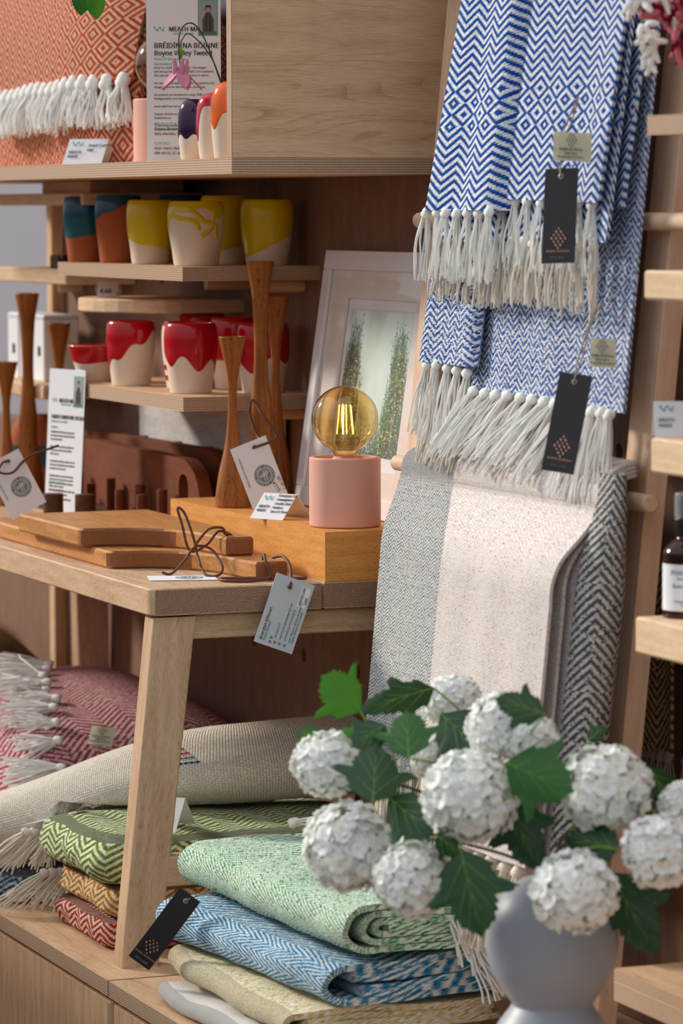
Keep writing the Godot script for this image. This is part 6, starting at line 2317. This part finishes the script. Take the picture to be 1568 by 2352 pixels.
	for k in list.size():
		var s: Array = list[k]
		var c: Vector3 = s[1][0][0]
		var v := thing("snowball_flower", s[0], "flower", mouth, 0.0, "white snowball flowers in the vase")
		for b in s[1]:
			snowball(v, b[0], b[1], 0.95)
		var out := Vector3(c.x - mouth.x, 0, c.z - mouth.z).normalized()
		out = out.rotated(Vector3.UP, 0.12 * (k % 3 - 1)) * (0.005 + 0.0032 * (k % 3))
		var foot := mouth + out * 0.8 + Vector3(0, -0.068, 0)
		var lip := mouth + out
		var mid := mouth.lerp(c, 0.5) + Vector3(0, 0.02 if c.y > 0.72 else 0.045, 0)
		var holder := tp(v, "stalks")
		cord("stem", [foot, lip, mid, c + (mid - c) * 0.3, c], 0.0017, M.stem_green if k in [4, 5, 8] else M.stem_brown, holder)
		for q in s[2]:
			var d: Vector3 = q[1]
			var face_ := (TO_CAM + Vector3(0, 0.35, 0) + Vector3(rng.randf_range(-0.3, 0.3), 0, 0)).normalized()
			leaf(v, q[0], d, face_, d.length() * 1.02, M[q[2]], 0, q[3] * 1.15, 0.15, 0.14)
			var stalk: Vector3 = mid.lerp(c, 0.35)
			cord("leaf_stalk", [stalk, (stalk + q[0]) * 0.5 + Vector3(0, 0.006, 0), q[0]], 0.0011, M.stem_green, holder)


func right_side() -> void:
	# boards of the next display, each on pegs in the wall
	var spec := [
		["plywood shelf highest at the picture's edge below the yarn", 1.444, 1.4635, -3.41, true],
		["pale wooden shelf with a knot beside the blue throws", 1.276, 1.306, -3.417, false],
		["pale wooden shelf carrying the white disc and price card", 1.099, 1.135, -3.4, false],
		["pale wooden shelf carrying the amber bottles", 0.909, 0.947, -3.434, false],
		["plywood shelf low at the picture's edge beside the vase", 0.534, 0.568, -3.48, true]]
	for k in spec.size():
		var s: Array = spec[k]
		var z1: float = s[3]
		var t := thing("display_shelf", s[0], "shelf", Vector3(1.8, s[1], z1 + 0.2), 0.0, "display shelves at the picture's edge")
		var h: float = s[2] - s[1]
		if s[4]:
			add("board", ply_board(Vector3(0, h * 0.5, 0), Vector3(0.198, h, 0.4)), [M.birch, M.birch_edge], t)
		else:
			var g := Geo.new()
			g.box(Vector3(0, h * 0.5, 0), Vector3(0.198, h, 0.4), 0.0025, 2)
			add("board", g, M.pine, t)
		for q in 2:
			peg("peg", -0.092, Vector3(0.0985, -0.0103, -0.14 + 0.2 * q), 0.01, t)
	# amber bottles
	for k in 2:
		var t := thing("spray_bottle", ["amber spray bottle with black cap nearest the ladder rail", "amber spray bottle almost wholly cut off by the picture's edge"][k], "bottle", [Vector3(1.748, 0.9473, -3.408), Vector3(1.742, 0.9473, -3.345)][k], 0.0, "amber spray bottles")
		var g := Geo.new()
		g.lathe(smooth_flat([Vector2(0.0001, 0), Vector2(0.022, 0), Vector2(0.0245, 0.003), Vector2(0.0247, 0.03), Vector2(0.0247, 0.062), Vector2(0.0235, 0.07), Vector2(0.017, 0.078), Vector2(0.0115, 0.082), Vector2(0.011, 0.088)], 5), 40)
		add("body", g, M.amber_glass, t)
		g = Geo.new()
		g.lathe(PackedVector2Array([Vector2(0.0249, 0.008), Vector2(0.0251, 0.0082), Vector2(0.0251, 0.056), Vector2(0.0249, 0.0562)]), 40)
		var lab := add("label", g, M.paper, t)
		var words := [["Póm & Bláth", 0.0052, 0.052], ["Natural Skincare", 0.0024, 0.0435], ["Rose Self Love", 0.004, 0.037], ["Mist", 0.004, 0.0285], ["Geranium, Patchouli", 0.0022, 0.02], ["Ylang Ylang", 0.0022, 0.0165]]
		for w in words:
			curved_words(lab, w[0], w[1], w[2], 0.0252)
		g = Geo.new()
		g.lathe(PackedVector2Array([Vector2(0.0001, 0.084), Vector2(0.0125, 0.084), Vector2(0.0125, 0.1), Vector2(0.0135, 0.101), Vector2(0.0135, 0.103), Vector2(0.0095, 0.104), Vector2(0.0095, 0.122), Vector2(0.0085, 0.124), Vector2(0.0001, 0.124)]), 32)
		add("spray_head", g, M.black_plastic, t)
		g = Geo.new()
		g.lathe(PackedVector2Array([Vector2(0.0132, 0.104), Vector2(0.0132, 0.1275), Vector2(0.0122, 0.129), Vector2(0.0001, 0.129)]), 32)
		add("clear_cap", g, M.cap_clear, t)
	# a white disc and its price card
	var t := thing("ceramic_disc", "white round dish standing upright on the shelf at the edge", "dish", Vector3(1.80, 1.1353, -3.39))
	var g := Geo.new()
	g.lathe(smooth_flat([Vector2(0.0001, 0.004), Vector2(0.03, 0.004), Vector2(0.044, 0.0), Vector2(0.0465, 0.002), Vector2(0.046, 0.006), Vector2(0.03, 0.011), Vector2(0.0001, 0.011)], 4), 48)
	add("dish", g, M.white_paint, t, Transform3D(Basis(Vector3(0, 0, 1), PI * 0.5 - 0.12), Vector3(0.012, 0.0466, 0.0)))
	tent_card(frame(Vector3(1.704, 1.1353, -3.395), Vector3(0.93, 0, 0.37), Vector3.UP), 0.052, 0.036, "white tent card at the picture's edge before the white disc", [], true, 0.02)
	# tassels of cut yarn hung high up
	t = thing("yarn_bundle", "bundle of white, pink and burgundy yarn tufts hung up high", "yarn bundle", Vector3(1.72, 1.56, -3.42))
	for q in [["yarn_white", 1.7, 1.588, 9], ["yarn_white", 1.722, 1.594, 9], ["yarn_pink", 1.716, 1.566, 7], ["yarn_burgundy", 1.724, 1.576, 6], ["yarn_pink", 1.738, 1.562, 9], ["yarn_pink", 1.754, 1.576, 8], ["yarn_burgundy", 1.744, 1.588, 6], ["yarn_burgundy", 1.745, 1.548, 6], ["yarn_white", 1.735, 1.57, 4], ["yarn_white", 1.708, 1.544, 9], ["yarn_white", 1.711, 1.53, 7], ["yarn_pink", 1.752, 1.545, 6], ["yarn_burgundy", 1.764, 1.534, 7], ["yarn_pink", 1.768, 1.522, 5], ["yarn_grey", 1.75, 1.56, 6]]:
		for k in q[3]:
			g = Geo.new()
			var c0 := Vector3(q[1] + rng.randf_range(-0.01, 0.01), q[2] + rng.randf_range(-0.008, 0.012), -3.43 + rng.randf_range(-0.012, 0.012))
			var d := Vector3(rng.randf_range(-0.8, 0.6), rng.randf_range(-1.0, 0.3), rng.randf_range(-0.5, 0.7)).normalized() * rng.randf_range(0.012, 0.022)
			var path := PackedVector3Array()
			for s in 5:
				path.append(c0 + d * (s / 4.0) + Vector3(sin(s * 1.3 + k) * 0.002, -0.006 * pow(s / 4.0, 2.0), cos(s * 1.7 + k) * 0.002))
			g.tube(path, PackedFloat32Array([0.002, 0.0032, 0.0036, 0.0032, 0.002]), 7)
			put("yarn_tuft", g, M[q[0]], t)
	# dark throws that hang on the wall behind the ladder
	for k in 2:
		t = thing("woven_throw", ["brown herringbone throw hanging behind the ladder rail", "black herringbone throw hanging at the picture's edge behind the ladder"][k], "throw", Vector3(1.86, 0.69, [-3.72, -3.58][k]), 0.0, "dark throws behind the ladder")
		g = Geo.new()
		var zz: Vector2 = [Vector2(-3.78, -3.665), Vector2(-3.662, -3.45)][k]
		var fn := func(u: float, v: float) -> Vector3:
			return Vector3(1.862 + 0.006 * sin(u * 9.0 + 2.0 * k) + 0.01 * k, lerpf(0.97, 0.76, v), lerpf(zz.x, zz.y, u))
		g.sheet(fn, 20, 10, 0.004, 0.2, 0.21, true)
		put("cloth", g, M.cloth_brown if k == 0 else M.cloth_black, t)
		for q in 7:
			tassel("tassel", Vector3(1.862 + 0.01 * k, 0.757, lerpf(zz.x, zz.y, (q + 0.5) / 7.0)), Vector3(0, -0.08, 0), Vector3(0, 0, 1), 10, 0.0012, M.yarn_grey, t, 0.7)


# words wrapped on a round label that faces the camera
func curved_words(parent: Node, what: String, tall: float, top: float, r: float) -> void:
	var f: SystemFont = fonts.get("Droid Serif")
	if f == null:
		f = SystemFont.new()
		f.font_names = PackedStringArray(["Droid Serif"])
		fonts["Droid Serif"] = f
	var m := TextMesh.new()
	m.font = f
	m.text = what
	m.font_size = 32
	m.curve_step = 2.0
	m.pixel_size = tall / 24.0
	m.depth = 0.0002
	m.vertical_alignment = VERTICAL_ALIGNMENT_TOP
	var g := Geo.new()
	var arr := m.get_mesh_arrays()
	var src: PackedVector3Array = arr[Mesh.ARRAY_VERTEX]
	var idx: PackedInt32Array = arr[Mesh.ARRAY_INDEX]
	for p in src:
		var a := p.x / r
		var d := TO_CAM * cos(a) + TO_RIGHT * sin(a)
		g.v.append(d * (r + p.z) + Vector3(0, top + p.y, 0))
		g.n.append(d)
		g.t.append(Vector2.ZERO)
	g.ix = idx
	add("lettering", g, M.ink, parent)
